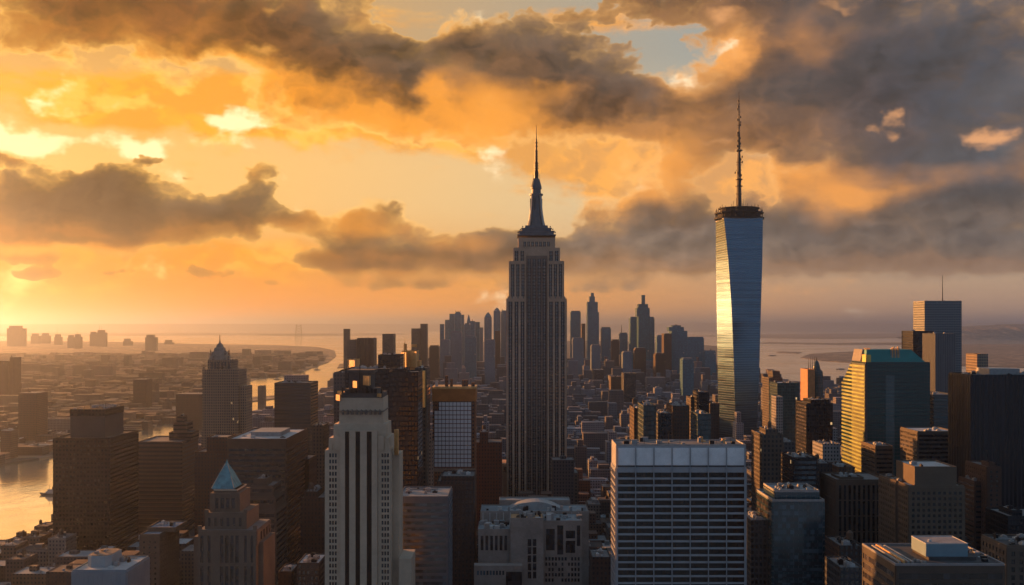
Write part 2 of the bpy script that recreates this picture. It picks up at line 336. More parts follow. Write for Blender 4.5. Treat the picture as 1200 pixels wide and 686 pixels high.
ROOF = plain('roof_felt', (.16, .155, .15), .9, var=.45, scale=.06)
PALE = plain('pale_roof', (.42, .42, .41), .85, var=.35, scale=.08)
DARKR = plain('dark_roof', (.07, .065, .065), .9, var=.5, scale=.08)
UNIT = plain('rooftop_metal', (.28, .28, .28), .55, .3, var=.35, scale=.5)
STEEL = plain('dark_steel', (.018, .018, .021), .5, .5, var=.3, scale=.4)
WOOD = plain('tank_wood', (.10, .065, .045), .85, var=.4, scale=.8)
GLASS = pane('dark_glass', (.010, .012, .016), .14, spec=.45)
SUNG = pane('sun_side_glass', (.34, .30, .26), .10, var=.5, metal=.85)  # left-face panes only, made brighter and mirror-like to add orange glints
GLASSB = pane('blue_glass', (.02, .04, .055), .10, var=.8)

# ------------------------------------------------------------------ setting: water, land, hills
def build_water():
    m, g, b = newmat('river_water'); tc = g.n('ShaderNodeTexCoord').outputs['Object']
    n = g.noise(g.v('MULTIPLY', tc, (1, .55, 1)), .035, 6, .62, dist=.4); w = g.noise(g.v('MULTIPLY', tc, (.7, 1, 1)), .0022, 4, .6)
    b.inputs['Base Color'].default_value = (.98, .80, .56, 1); b.inputs['Metallic'].default_value = .78
    g.put(b.inputs['Roughness'], g.sm(w, .35, .68, .05, .17)); b.inputs['Specular IOR Level'].default_value = .6
    bp = g.n('ShaderNodeBump'); bp.inputs['Strength'].default_value = .3; bp.inputs['Distance'].default_value = 1.5
    g.put(bp.inputs['Height'], n); g.put(b.inputs['Normal'], bp.outputs[0])
    mb = MB(); s = 150000.0
    mb.face([(-s, -3000, 0), (s, -3000, 0), (s, 2 * s, 0), (-s, 2 * s, 0)])
    return kind(mb.build('water', m), 'structure')
build_water()
def land_mat(key, a, b2, c, sc):
    m, g, b = newmat(key); tc = g.n('ShaderNodeTexCoord').outputs['Object']
    n = g.noise(tc, sc, 8, .62); v = g.n('ShaderNodeTexVoronoi'); g.put(v.inputs['Vector'], tc); v.inputs['Scale'].default_value = sc * 14
    r = g.sep(v.outputs['Color'])[0]
    col = g.mix(g.sm(n, .40, .62), a, b2); col = g.mix(g.m('MULTIPLY', g.sm(r, .62, .95), .8), col, c)
    g.put(b.inputs['Base Color'], col); b.inputs['Roughness'].default_value = .9; MATS[key] = m; return m
CITYG = land_mat('city_asphalt', (.035, .035, .037), (.055, .052, .05), (.10, .095, .09), .004)
FARG = land_mat('far_land', (.10, .07, .045), (.065, .05, .032), (.34, .27, .20), .0016)
def land(name, pts, m, z=2.0):
    mb = MB(); P = [(p[0], p[1]) for p in pts]
    ar = sum(P[i][0] * P[(i + 1) % len(P)][1] - P[(i + 1) % len(P)][0] * P[i][1] for i in range(len(P)))
    if ar < 0: P.reverse()
    return kind(mb.prism(P, -1.0, z).build(name, m), 'structure')
MAN = [(-420, 600), (420, 200), (1900, 300)] + [G(*p) for p in ((1500, 520), (1300, 470), (1100, 466), (1040, 462), (1000, 459), (950, 462), (905, 456), (886, 448), (868, 432), (852, 415), (842, 406),
      (790, 402), (700, 400), (610, 399), (545, 402), (505, 407), (470, 417), (440, 428), (407, 446), (392, 452), (360, 472), (324, 490), (296, 499), (262, 514), (235, 527), (165, 553), (110, 585), (62, 616), (28, 640), (0, 656))] + [(-640, 980)]
land('ground', MAN, CITYG)
NJ = [G(*p) for p in ((-900, 600), (-200, 562), (0, 546), (30, 541), (62, 536), (110, 522), (165, 505), (190, 497), (215, 492), (240, 487), (262, 472), (285, 450), (310, 442), (350, 437.5), (385, 425), (394, 418), (392, 411), (372, 407), (330, 405), (230, 403.4), (150, 401), (60, 400), (-300, 399), (-1500, 399))]
land('land', NJ, FARG)
land('land', [G(*p) for p in ((278, 393.2), (360, 394.4), (430, 393.6), (481, 392.3), (470, 391), (400, 390.4), (300, 390.2), (-200, 390.6), (-900, 391), (-900, 395), (0, 394.2), (180, 393.6))], FARG)
land('land', [G(*p) for p in ((282, 473), (300, 470.5), (322, 468), (323, 464), (296, 466), (283, 469))], FARG)
land('land', [G(*p) for p in ((395, 432), (409, 430), (409, 426), (398, 427))], FARG)
land('land', [G(*p) for p in ((938, 419.5), (960, 423), (1000, 425.5), (1060, 427), (1500, 440), (2600, 440), (2600, 402), (1500, 402), (1120, 404), (1040, 410), (985, 413), (950, 415))], FARG)
land('land', [G(*p) for p in ((909, 413.6), (935, 414.6), (940, 413.2), (915, 412.3))], FARG)
land('land', [G(*p) for p in ((886, 402.6), (980, 404.3), (1060, 404.5), (1100, 403), (1070, 401.6), (960, 402.2), (900, 401.2))], FARG)
land('land', [G(*p) for p in ((870, 396.4), (960, 397.6), (1050, 396.6), (1100, 395), (1500, 398), (2600, 398), (2600, 390.5), (1000, 391), (880, 392.4), (800, 393.4))], FARG)
def far_shore():
    Y0, Y1 = 46000.0, 140000.0
    return land('land', [(-90000, Y0 * 1.1), (-20000, Y0), (0, Y0 * .98), (14000, Y0 * .92), (30000, Y0 * .9), (110000, Y0 * .8), (140000, Y1), (-140000, Y1)], FARG, 12)
far_shore()
def ridge(name, Y, prof, depth, seed, rough):
    rng = random.Random(seed); mb = MB(); n = 160; x0, x1 = prof[0][0], prof[-1][0]; rows = []
    xs = [x0 + (x1 - x0) * i / n for i in range(n + 1)]
    hs = []; j = 0.0
    for p in xs:
        h = np.interp(p, [q[0] for q in prof], [q[1] for q in prof]); j = .7 * j + .3 * rng.uniform(-1, 1)
        hs.append(max(1.0, Z(HY - h, Y) - 0 + j * rough))
    for k, (yy, hh) in enumerate(((0, 0), (.3, .7), (.55, 1.0), (1.0, .0))):
        rows.append([(X(p, Y), Y + depth * yy, max(.5, h * hh * (1 + (.12 * rng.uniform(-1, 1) if k == 1 else 0)))) for p, h in zip(xs, hs)])
    for a, b in zip(rows, rows[1:]):
        for i in range(n): mb.face([a[i], a[i + 1], b[i + 1], b[i]])
    return kind(mb.build(name, FARG), 'structure')
ridge('hills', 48000, [(-700, 1.2), (150, 2.2), (330, 2.6), (520, 1.6), (640, .8), (780, 2.2), (900, 4.6), (1010, 4.2), (1100, 3.0), (1250, 4.5), (1700, 3)], 9000, 3, 14)
ridge('hills', 17000, [(1128, -8), (1150, -3.5), (1172, -1.5), (1200, 0.5), (1260, 3), (1500, 4), (1900, 2)], 3000, 5, 16)

# ------------------------------------------------------------------ building kit
FOOT = []; OCC = []                                  # footprints to keep the street carpet clear, outlines that hide what is behind
def ring(x0, x1, y0, y1, z0, z1, t=.5):
    return MB().box(x0, x1, y0, y0 + t, z0, z1).box(x0, x1, y1 - t, y1, z0, z1).box(x0, x0 + t, y0 + t, y1 - t, z0, z1).box(x1 - t, x1, y0 + t, y1 - t, z0, z1)
def ivals(a, b, n, frac, mg=0.0):
    a += mg; b -= mg; w = (b - a) / n
    return [(a + w * i + w * (1 - frac) / 2, a + w * i + w * (1 + frac) / 2) for i in range(n)]
def panel(face, plane, u0, u1, z0, z1, d0, d1, mb):
    if face == 'F': mb.box(u0, u1, plane - d1, plane - d0, z0, z1)
    elif face == 'L': mb.box(plane - d1, plane - d0, u0, u1, z0, z1)
    else: mb.box(plane + d0, plane + d1, u0, u1, z0, z1)
def relief(wall, wins, face, plane, a0, a1, z0, z1, us, vs, d=.6):
    """piers and spandrels standing d proud of the core; the window rectangles are collected in wins"""
    us, vs = sorted(us), sorted(vs)
    e = [a0] + [q for p in us for q in p] + [a1]
    for i in range(0, len(e), 2):
        if e[i + 1] - e[i] > .02: panel(face, plane, e[i], e[i + 1], z0, z1, 0, d, wall)
    for (u0, u1) in us:
        h = [z0] + [q for p in vs for q in p] + [z1]
        for i in range(0, len(h), 2):
            if h[i + 1] - h[i] > .02: panel(face, plane, u0, u1, h[i], h[i + 1], 0, d * .8, wall)
        for (w0, w1) in vs: wins.append((face, plane, u0, u1, w0, w1))
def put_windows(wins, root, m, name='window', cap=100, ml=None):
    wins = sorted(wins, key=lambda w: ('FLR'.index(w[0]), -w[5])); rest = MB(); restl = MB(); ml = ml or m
    for i, (f, p, u0, u1, z0, z1) in enumerate(wins):
        mb = (restl if f == 'L' else rest) if i >= cap else MB()
        panel(f, p, u0, u1, z0, z1, .02, .14, mb)
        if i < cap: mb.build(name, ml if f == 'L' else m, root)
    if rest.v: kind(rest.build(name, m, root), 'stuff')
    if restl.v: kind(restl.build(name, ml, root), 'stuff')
def tank(root, x, y, z, s=1.0):
    t = MB()
    for a in (-1, 1):
        for b in (-1, 1): t.box(x + a * s * 1.2 - .15, x + a * s * 1.2 + .15, y + b * s * 1.2 - .15, y + b * s * 1.2 + .15, z, z + 2.4 * s)
    t.lathe(x, y, [(1.9 * s, z + 2.4 * s), (1.9 * s, z + 6 * s), (.15 * s, z + 7.6 * s)], 10); t.build('water_tank', WOOD, root)
def clutter(root, x0, x1, y0, y1, z, n, rng, big=True):
    w, d = x1 - x0, y1 - y0
    if big and w > 10 and d > 10:
        a, b = w * rng.uniform(.18, .3), d * rng.uniform(.18, .3); cx, cyy = x0 + w * rng.uniform(.38, .62), y0 + d * rng.uniform(.4, .6); h = rng.uniform(3, 6)
        MB().box(cx - a, cx + a, cyy - b, cyy + b, z, z + h).build('penthouse', UNIT if rng.random() < .5 else ROOF, root)
    for _ in range(n * 2):
        a = rng.uniform(.5, 2.2); b = rng.uniform(.5, 2.2); h = rng.uniform(.6, 2.6)
        cx = rng.uniform(x0 + 3.2, x1 - 3.2) if w > 7 else (x0 + x1) / 2; cyy = rng.uniform(y0 + 3.2, y1 - 3.2) if d > 7 else (y0 + y1) / 2
        MB().box(cx - a, cx + a, cyy - b, cyy + b, z, z + h).box(cx - a * .5, cx + a * .3, cyy - b * .4, cyy + b * .5, z + h, z + h + .5).build('rooftop_unit', rng.choice((UNIT, UNIT, PALE, STEEL)), root)
    if n > 2 and w > 9:
        for _ in range(2):
            cyy = rng.uniform(y0 + 2, y1 - 2); MB().box(x0 + w * .1, x0 + w * rng.uniform(.4, .9), cyy - .35, cyy + .35, z, z + .7).build('duct', UNIT, root)
def tower(label, Y, D, tiers, mat, name='office_tower', cat='tower', roof=None, group=None, para=1.2, units=3, rel=None, ant=(), tanks=0, trim=None, big=False, rz=0.0):
    """tiers: (xl, xr, ytop, front inset, back inset) in photo pixels and metres, lowest first; D is the depth in metres"""
    roof = roof or ROOF; rng = random.Random(label); T = [tuple(t) + (0,) * (5 - len(t)) for t in tiers]
    rx = X((T[0][0] + T[0][1]) / 2, Y); root = empty(name, label, cat, (rx, Y + D / 2, 0), group, rz)
    wall = MB(); zp = 0.0; wins = []; lim = max(0.0, Z(715, Y)); top = None
    for i, (xl, xr, yt, fi, bi) in enumerate(T):
        Yf = Y + fi; x0, x1 = X(xl, Yf) - rx, X(xr, Yf) - rx; y0, y1 = fi - D / 2, D / 2 - bi; z1 = Z(yt, Yf)
        wall.box(x0, x1, y0, y1, zp, z1)
        if rel and i in rel.get('tiers', (0,)):
            za = max(zp, lim); fl = rel.get('floor', 3.8); nf = max(1, int((z1 - rel.get('head', 1.0) - za) / fl)); d = rel.get('d', .6)
            zt = z1 - rel.get('head', 1.0); st = rel['style']
            fv = rel.get('fv', .6)
            if st == 'strips': vs = [(za, zt)] if rel.get('one') else [(zt - (k + 1) * fl * rel.get('run', 8) + (.8), zt - k * fl * rel.get('run', 8)) for k in range(max(1, int(nf / rel.get('run', 8))))]
            else: vs = [(zt - k * fl - fl * fv, zt - k * fl) for k in range(nf)]
            vs = [v for v in sorted(vs) if v[0] > za]
            for f in rel.get('faces', 'FLR'):
                a0, a1, pl = (x0, x1, y0) if f == 'F' else (y0, y1, x0 if f == 'L' else x1)
                nb = 1 if st == 'bands' else max(1, int((a1 - a0) / rel.get('bay', 5)))
                us = ivals(a0, a1, nb, rel.get('fu', .7) if st != 'bands' else 1.0, rel.get('mg', 1.0))
                relief(wall, wins, f, pl, a0, a1, za, z1, us, vs, d)
        MB().box(x0 + .05, x1 - .05, y0 + .05, y1 - .05, z1 - .1, z1 + .22).build('roof', roof, root)
        if para: ring(x0 - .03, x1 + .03, y0 - .03, y1 + .03, z1, z1 + para).build('parapet', trim or mat, root)
        top = (x0, x1, y0, y1, z1 + .22); zp = z1
    wall.build('wall', mat, root)
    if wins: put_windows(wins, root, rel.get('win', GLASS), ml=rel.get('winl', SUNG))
    x0, x1, y0, y1, z = top
    if units or big: clutter(root, x0 + .8, x1 - .8, y0 + .8, y1 - .8, z, units, rng, big)
    for (px, py, r) in ant:
        ax = X(px, Y + D * .4) - rx; zt = Z(py, Y + D * .4)
        MB().lathe(ax, -.1 * D, [(r, z), (r * .8, z + (zt - z) * .4), (r * .35, zt)], 6).build('antenna', STEEL, root)
    for _ in range(tanks): tank(root, rng.uniform(x0 + 4, x1 - 4), rng.uniform(y0 + 4, y1 - 4), z, rng.uniform(.8, 1.2))
    xs = [t[0] for t in T] + [t[1] for t in T]
    a, b = X(min(xs), Y), X(max(xs), Y); FOOT.append((a - 6, b + 6, Y - 6, Y + D + 6))
    for t in T: OCC.append((t[0], t[1], t[2], Y))
    return root, top

# ------------------------------------------------------------------ the great stepped tower with the needle mast
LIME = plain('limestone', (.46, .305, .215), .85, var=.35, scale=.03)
LIMED = plain('limestone_shaded', (.22, .155, .125), .85, var=.35, scale=.03)  # darker copy of the limestone, shade of the recess put into its colour
ESTRIP = facade('strip_windows', (.030, .027, .027), (.006, .006, .008), bay=50, floor=3.7, fu=1.0, fv=.52, rough=.5, lit=.0)
MULL = plain('steel_mullion', (.36, .34, .32), .4, .6, var=.2, scale=.05)
ALU = plain('mast_metal', (.085, .096, .112), .38, .65, var=.3, scale=.2)
def spire_tower():
    Y, k = 1208.0, FP / 1208.0; rx = X(629, Y); D = 52
    root = empty('spire_skyscraper', 'tall stepped limestone skyscraper with a long needle mast, standing alone at the centre', 'skyscraper', (rx, Y + D / 2, 0))
    px = lambda p: (p - 629) / k
    wall, core = MB(), MB(); strips = []
    def strip_face(mb, face, pl, a0, a1, z0, z1, n, d, frac=.62, mg=.6):
        w = []; relief(mb, w, face, pl, a0, a1, z0, z1, ivals(a0, a1, n, frac, mg), [(z0, z1 - 3.5)], d); strips.extend(w)
    zs = [0, Z(545, Y), Z(350, Y), Z(306, Y), Z(290, Y), Z(278, Y)]
    f = -D / 2
    # low shoulders, wings, centre
    for (a, b, z0, z1, fi) in ((588.5, 670.5, 0, zs[1], 9),):
        wall.box(px(a), px(b), f + fi, D / 2 - 4, z0, z1); strip_face(wall, 'F', f + fi, px(a), px(595), 60, z1, 1, .8); strip_face(wall, 'F', f + fi, px(663), px(b), 60, z1, 1, .8)
        strip_face(wall, 'R', px(b), f + fi, D / 2 - 4, 60, z1, 6, .8); strip_face(wall, 'L', px(a), f + fi, D / 2 - 4, 60, z1, 6, .8)
    for (a, b) in ((594, 616.5), (641.5, 663.5)):
        wall.box(px(a), px(b), f, D / 2, zs[1] if False else 0, zs[2]); strip_face(wall, 'F', f, px(a), px(b), 25, zs[2], 3, 1.1)
        o = 3.2; a2, b2 = (a + o, b) if a < 629 else (a, b - o)
        wall.box(px(a2), px(b2), f + .8, D / 2 - 1, zs[2], zs[3]); strip_face(wall, 'F', f + .8, px(a2), px(b2), zs[2], zs[3], 3, .8)
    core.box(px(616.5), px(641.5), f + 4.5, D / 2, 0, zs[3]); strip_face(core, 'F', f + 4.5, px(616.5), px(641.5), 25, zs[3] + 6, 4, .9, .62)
    strip_face(wall, 'L', px(594), f, D / 2, zs[1], zs[2], 7, .8); strip_face(wall, 'R', px(663.5), f, D / 2, zs[1], zs[2], 7, .8)
    strip_face(wall, 'L', px(597.2), f + 1, D / 2 - 1, zs[2], zs[3], 6, .8); strip_face(wall, 'R', px(660.3), f + 1, D / 2 - 1, zs[2], zs[3], 6, .8)
    wall.box(px(601.5), px(656.5), f + 6.5, D / 2 - 3, zs[3], zs[4]); wall.box(px(607.5), px(651), f + 8, D / 2 - 5, zs[4], zs[5])
    strip_face(wall, 'F', f + 6.5, px(601.5), px(616), zs[3], zs[4], 2, .6); strip_face(wall, 'F', f + 6.5, px(642), px(656.5), zs[3], zs[4], 2, .6)
    strip_face(wall, 'F', f + 8, px(612), px(646), zs[4] + 1.5, zs[5] - 1, 7, .5)
    for q in range(7):                               # small buttress caps on the setbacks
        for a, b, z in ((594, 616.5, zs[2]), (641.5, 663.5, zs[2])):
            c = px(a + (b - a) * (q + .5) / 7); wall.box(c - .7, c + .7, f - .6, f + .75, z, z + 2.2)
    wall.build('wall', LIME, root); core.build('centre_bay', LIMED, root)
    for (fc, pl, u0, u1, z0, z1) in strips:
        mb = MB(); panel(fc, pl, u0, u1, z0, z1, .02, .15, mb); w = mb.build('window_strip', ESTRIP, root)
        c = (u0 + u1) / 2; m2 = MB(); panel(fc, pl, c - .22, c + .22, z0, z1, .16, .75, m2); m2.build('mullion', MULL, w)
    def zz(y): return Z(y, Y + D / 2)
    kk = FP / (Y + D / 2); m = MB()
    h = [(21.6, 278.3), (22.4, 277.6), (22.4, 276.4), (20.0, 276.3), (20.0, 273.4), (20.8, 273.3), (20.8, 272.2), (17.0, 272.1), (17.0, 269.6), (17.8, 269.5), (17.8, 268.6), (13.4, 268.5), (13.0, 265.4)]
    m.sq(0, 0, [(w / kk, w / kk * .9, zz(y)) for w, y in h]); m.build('observation_deck', ALU, root)
    rail = MB()
    for w, y in ((21.4, 275), (18.8, 271.4), (16, 268)):
        for sx in (-1, 1): rail.box(sx * w / kk - .6, sx * w / kk + .6, -w / kk * .9, -w / kk * .9 + 1.2, zz(y), zz(y) + 1.6)
    rail.build('corner_ornament', ALU, root)
    m = MB().lathe(0, 0, [(w / kk, zz(y)) for w, y in ((11.0, 265.4), (9.2, 259), (7.8, 250), (6.9, 241), (6.5, 232), (6.5, 229.6), (7.9, 229.5), (7.9, 227.5), (5.6, 227.4), (5.4, 222), (6.4, 221.9), (6.4, 219.5), (5.2, 215), (4.0, 211), (2.6, 209))], 16)
    mast = m.build('mast', ALU, root); fin = MB()
    for a in range(4):
        t = a * math.pi / 2 + math.pi / 4; c, s_ = math.cos(t), math.sin(t); q = (-s_, c)
        P = [(11.5, 265.4), (10.5, 260), (8.6, 248), (7.4, 234), (7.2, 230)]
        for (w0, y0), (w1, y1) in zip(P, P[1:]):
            fin.loft([[(c * w * rr / kk + q[0] * e, s_ * w * rr / kk + q[1] * e, zz(y)) for rr, e in ((.8, -.9), (1.06, -.9), (1.06, .9), (.8, .9))] for w, y in ((w0, y0), (w1, y1))])
    fin.build('mast_fin', MULL, mast)
    for j in range(6):
        t = j * math.pi / 3 + .26; r = 6.9
        MB().box(r * math.cos(t) / kk - .5, r * math.cos(t) / kk + .5, r * math.sin(t) / kk - .5, r * math.sin(t) / kk + .5, zz(258), zz(233)).build('mast_window', GLASS, mast)
    a = MB().lathe(0, 0, [(w / kk, zz(y)) for w, y in ((2.6, 209), (2.5, 201), (1.9, 200), (1.9, 190), (1.5, 189.5), (1.4, 176), (1.0, 175.5), (.9, 163), (.55, 162.5), (.3, 147))], 8)
    for y in (206, 203.5, 198, 195, 192, 187, 184, 181, 178, 172, 168): a.lathe(0, 0, [(2.9 / kk if y > 188 else 2.1 / kk, zz(y)), (2.9 / kk if y > 188 else 2.1 / kk, zz(y) + .7)], 8)
    a.build('antenna', STEEL, root)
    for j in range(5):
        t = j * 1.256; MB().bar((4.2 / kk * math.cos(t), 4.2 / kk * math.sin(t), zz(211)), (4.2 / kk * math.cos(t), 4.2 / kk * math.sin(t), zz(204)), .22).build('small_aerial', STEEL, root)
    FOOT.append((X(586, Y), X(673, Y), Y - 4, Y + D + 6)); OCC.append((590, 668, 300, Y))
spire_tower()

# ------------------------------------------------------------------ the twisting glass tower
TWG = lattice('tower_glass', (.05, .085, .11), (.085, .18, .235), 60, 4.3, .0, .09, rough=.12, metal=.85, tilt=.004)
def glass_tower():
    Y = 2000.0; k = FP / Y; va = math.atan((866 - CX) / FP)
    c = np.array((-math.sin(va), -math.cos(va))); r = np.array((math.cos(va), -math.sin(va)))
    rows = [(258, 839, 849, 893), (306, 839.3, 854, 892.5), (360, 840, 857.5, 891), (420, 841, 860, 889.5), (480, 842, 861.8, 887.5), (525, 843, 863.2, 886)]
    ys = [q[0] for q in rows]; o = np.array((X(866, Y), Y))
    root = empty('glass_skyscraper', 'blue glass skyscraper narrowing downwards, with a gold glint and a tall mast', 'skyscraper', (o[0], o[1], 0))
    rings = []
    for i in range(29):
        y = 525 + (258 - 525) * i / 28; xl, xe, xr = (np.interp(y, ys, [q[j] for q in rows]) for j in (1, 2, 3))
        L, F = (xe - xl) / k, (xr - xe) / k; th = math.atan2(L, F); s = math.hypot(L, F)
        nf = math.cos(th) * c + math.sin(th) * r; nl = math.cos(th) * -r + math.sin(th) * c
        ctr = np.array((X((xl + xr) / 2, Y), Y)) - o
        P = [ctr + s / 2 * (a * nf + b * nl) for a, b in ((1, 1), (1, -1), (-1, -1), (-1, 1))]
        rings.append([(p[0], p[1], max(0.0, Z(y, Y)) if i else 0.0) for p in P])
    me = MB()
    for j in range(4):                                                    # each facet is one smooth ruled sheet
        i0 = len(me.v)
        for rg in rings: me.v += [tuple(rg[j]), tuple(rg[(j + 1) % 4])]
        for i in range(len(rings) - 1): a = i0 + 2 * i; me.f.append((a, a + 1, a + 3, a + 2))
    me.face(rings[-1]); body = me.build('glass_body', TWG, root); body.data.polygons.foreach_set('use_smooth', [True] * (len(me.f) - 1) + [False])
    zt = Z(258, Y); top = rings[-1]; ctr = np.mean(np.array(top), axis=0); R0 = 27 / k
    para = MB()
    for i in range(4): para.bar(top[i], top[(i + 1) % 4], .9)
    para.build('parapet', UNIT, root)
    deck = MB(); n = 20
    for (r0, y0, y1) in ((1.02, 257.5, 255.6), (.86, 255.6, 251), (1.0, 251, 249.6), (.78, 249.6, 245.5), (.84, 245.5, 244.2)):
        deck.lathe(ctr[0], ctr[1], [(R0 * r0 * 1.05, Z(y0, Y)), (R0 * r0 * 1.05, Z(y1, Y))], n)
    crown = deck.build('crown_ring', plain('black_steel', (.010, .010, .012), .75, var=.3, scale=.3, spec=.2), root); rng = random.Random(4)
    for (rr, y0, y1, m) in ((1.0, 255.6, 251, 28), (.99, 249.6, 246.8, 26), (.82, 244.2, 242.6, 22)):
        for j in range(m):
            t = 2 * math.pi * (j + rng.random() * .5) / m; p = (ctr[0] + R0 * rr * math.cos(t), ctr[1] + R0 * rr * math.sin(t))
            MB().bar((*p, Z(y0, Y)), (*p, Z(y1, Y) + rng.uniform(0, 3.4)), .5).build('crown_post', STEEL, root)
    for s in (-1, 1): MB().bar((ctr[0] + s * R0 * .98, ctr[1] - 3, zt), (ctr[0] + s * R0 * .98, ctr[1] - 3, Z(245 - 2 * s, Y)), .4).build('small_aerial', STEEL, root)
    a = MB()
    a.lathe(ctr[0], ctr[1], [(w / k, Z(y, Y)) for w, y in ((4.2, 244), (3.2, 242), (2.7, 222), (2.4, 205), (2.2, 190), (1.7, 180), (1.3, 165), (1.0, 150), (.7, 135), (.5, 120), (.2, 108))], 6)
    mast = a.build('mast', STEEL, root); g = MB()
    for y in np.arange(240, 118, -3.1):
        w = np.interp(y, (120, 170, 205, 240), (1.2, 2.4, 3.6, 3.4)) * rng.uniform(.55, 1.35); t = rng.uniform(0, 3.14)
        g.bar((ctr[0] - w / k * math.cos(t), ctr[1] - w / k * math.sin(t), Z(y, Y)), (ctr[0] + w / k * math.cos(t), ctr[1] + w / k * math.sin(t), Z(y, Y)), .75)
        if rng.random() < .6:
            q = rng.choice((-1, 1)); g.box(ctr[0] + q * w / k - .8, ctr[0] + q * w / k + .8, ctr[1] - 2, ctr[1] + 2, Z(y, Y) - 1.6, Z(y, Y) + 2.2)
    for y in (219, 211, 177): g.lathe(ctr[0], ctr[1], [(4.3 / k, Z(y, Y)), (4.3 / k, Z(y, Y) + 1.6)], 8)
    g.build('mast_gear', STEEL, mast)
    for q, w in ((-1, 3.6), (1, 4.4), (1, 7.5), (-1, 7)):
        MB().bar((ctr[0] + q * w / k, ctr[1] - 4, Z(244, Y)), (ctr[0] + q * w / k, ctr[1] - 4, Z(229 + w, Y)), .35).build('small_aerial', STEEL, root)
    FOOT.append((X(836, Y), X(898, Y), Y - 50, Y + 50)); OCC.append((844, 886, 260, Y))
glass_tower()

# ------------------------------------------------------------------ cream tower with three dark window slots
CREAM = plain('cream_stone', (.48, .37, .27), .8, var=.25, scale=.05)
CREAMD = plain('cream_stone_dark', (.16, .13, .11), .85, var=.3, scale=.1)
COPPER = plain('copper_sunlit_orange', (.66, .36, .14), .45, .2, var=.4, scale=.4)  # copper trim; on the wedges its orange stands in for sunlit wall
def sunfin(root, name, m, x0, x1, yf, z0, z1):  # wedge added and angled to catch the low sun
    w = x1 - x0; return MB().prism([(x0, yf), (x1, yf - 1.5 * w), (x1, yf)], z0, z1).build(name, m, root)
def cream_tower():
    Y = 640.0; D = 34; rx = X(419, Y); f = -D / 2; x = lambda p: X(p, Y) - rx; z = lambda y: Z(y, Y)
    root = empty('cream_tower', 'cream stone tower with three long dark window slots and a dark crown, left of centre', 'tower', (rx, Y + D / 2, 0))
    w = MB(); b = z(715)
    slots = [(404.3, 409.3), (416.6, 422), (429.8, 435.6)]; wins = []
    w.box(x(380), x(457), f + 2.2, D / 2, 0, z(528))                       # wings
    w.box(x(398.5), x(442), f + .6, D / 2 - 1, 0, z(506.5))
    relief(w, wins, 'F', f + .6, x(398.5), x(442), b, z(504.5), [(x(p), x(q)) for p, q in slots], [(b + .1, z(506))], .9)
    us = [(x(385.2 + 3.25 * i), x(387.5 + 3.25 * i)) for i in range(3)]; ur = [(x(446.7 + 3.25 * i), x(449 + 3.25 * i)) for i in range(3)]
    vs = sorted([(z(532 + 7.2 * i + 4.6), z(532 + 7.2 * i)) for i in range(25) if 532 + 7.2 * i < 708])
    small = []
    relief(w, small, 'F', f + 2.2, x(380), x(398.4), b, z(528), us, vs, .5); relief(w, small, 'F', f + 2.2, x(442.1), x(457), b, z(528), ur, vs, .5)
    rows = [(D / 2 - 32 + 4.6 * i, D / 2 - 32 + 4.6 * i + 2.2) for i in range(7)]
    relief(w, small, 'R', x(457), f + 2.2, D / 2, b, z(528), [r for r in rows if r[0] > f + 3], vs[3:], .5)
    # shoulders tapering to the head
    w.loft([[(x(a), f + i, zz), (x(c), f + i, zz), (x(c), D / 2 - i, zz), (x(a), D / 2 - i, zz)] for a, c, i, zz in ((384, 455.5, 2.6, z(528)), (384.5, 455, 2.7, z(514)), (389.5, 452, 3.2, z(513.7)), (390, 451.5, 3.3, z(498)), (396.2, 448.2, 3.7, z(497.5)), (396.6, 447.8, 3.8, z(467)))])
    w.box(x(392), x(398.3), f + .9, f + 3.0, z(528), z(511)).box(x(442.2), x(449.5), f + .9, f + 3.0, z(528), z(511))
    for p in (387, 391, 452, 455): w.box(x(p) - .8, x(p) + .8, f + 2.0, f + 3.4, z(528), z(521))
    w.box(x(457.6), x(466), f + 9, D / 2 - 3, 0, z(535)); w.box(x(466.2), x(481), f + 5, D / 2 - 2, 0, z(657))
    w.build('wall', CREAM, root)
    for q in wins:
        mb = MB(); panel(*q[:2], q[2], q[3], q[4], q[5], .02, .15, mb); mb.build('window_strip', pane('slot_glass', (.006, .006, .007), .3, var=.3, bay=3, floor=3.6, spec=.2), root)
    put_windows(small, root, GLASS)
    fr = MB()
    for i in range(9): fr.lathe(x(401 + 5.4 * i), f + 3.3, [(.75, z(486.5)), (.75, z(481.5)), (.2, z(480.5))], 8)
    fr.build('frieze', CREAMD, root)
    MB().box(x(396), x(449), f + 2.6, D / 2 - 3, z(483.2), z(481.9)).build('cornice', CREAMD, root)
    cr = MB().box(x(398.5), x(447), f + 4.5, D / 2 - 5, z(467), z(461.5)).box(x(402), x(440), f + 6, D / 2 - 7, z(461.5), z(457)).box(x(406), x(433), f + 9, D / 2 - 9, z(457), z(438)).box(x(404), x(436), f + 8, D / 2 - 8, z(438), z(434.5))
    cr.build('crown', DARKR, root)
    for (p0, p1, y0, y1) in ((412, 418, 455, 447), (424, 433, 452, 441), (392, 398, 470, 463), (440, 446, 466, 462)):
        sunfin(root, 'sun_wedge', COPPER, x(p0), x(p1), f + 5, z(y0), z(y1))  # added wedges, sunlit patches of the crown put into their orange
    sunfin(root, 'side_sun_wedge', COPPER, x(460), x(465.5), f + 8.9, z(535), z(505))  # added wedge for the sunlit side face, sunlight put into its colour
    rng = random.Random(3)
    for i in range(14):
        p = rng.uniform(399, 446); h = rng.uniform(1, 4); MB().box(x(p) - .5, x(p) + .5, f + 5, f + 6.5, z(461.5), z(461.5) + h).build('rooftop_unit', STEEL, root)
    MB().bar((x(419.5), f + 8, z(457)), (x(419.5), f + 8, z(428)), .35).build('antenna', STEEL, root)
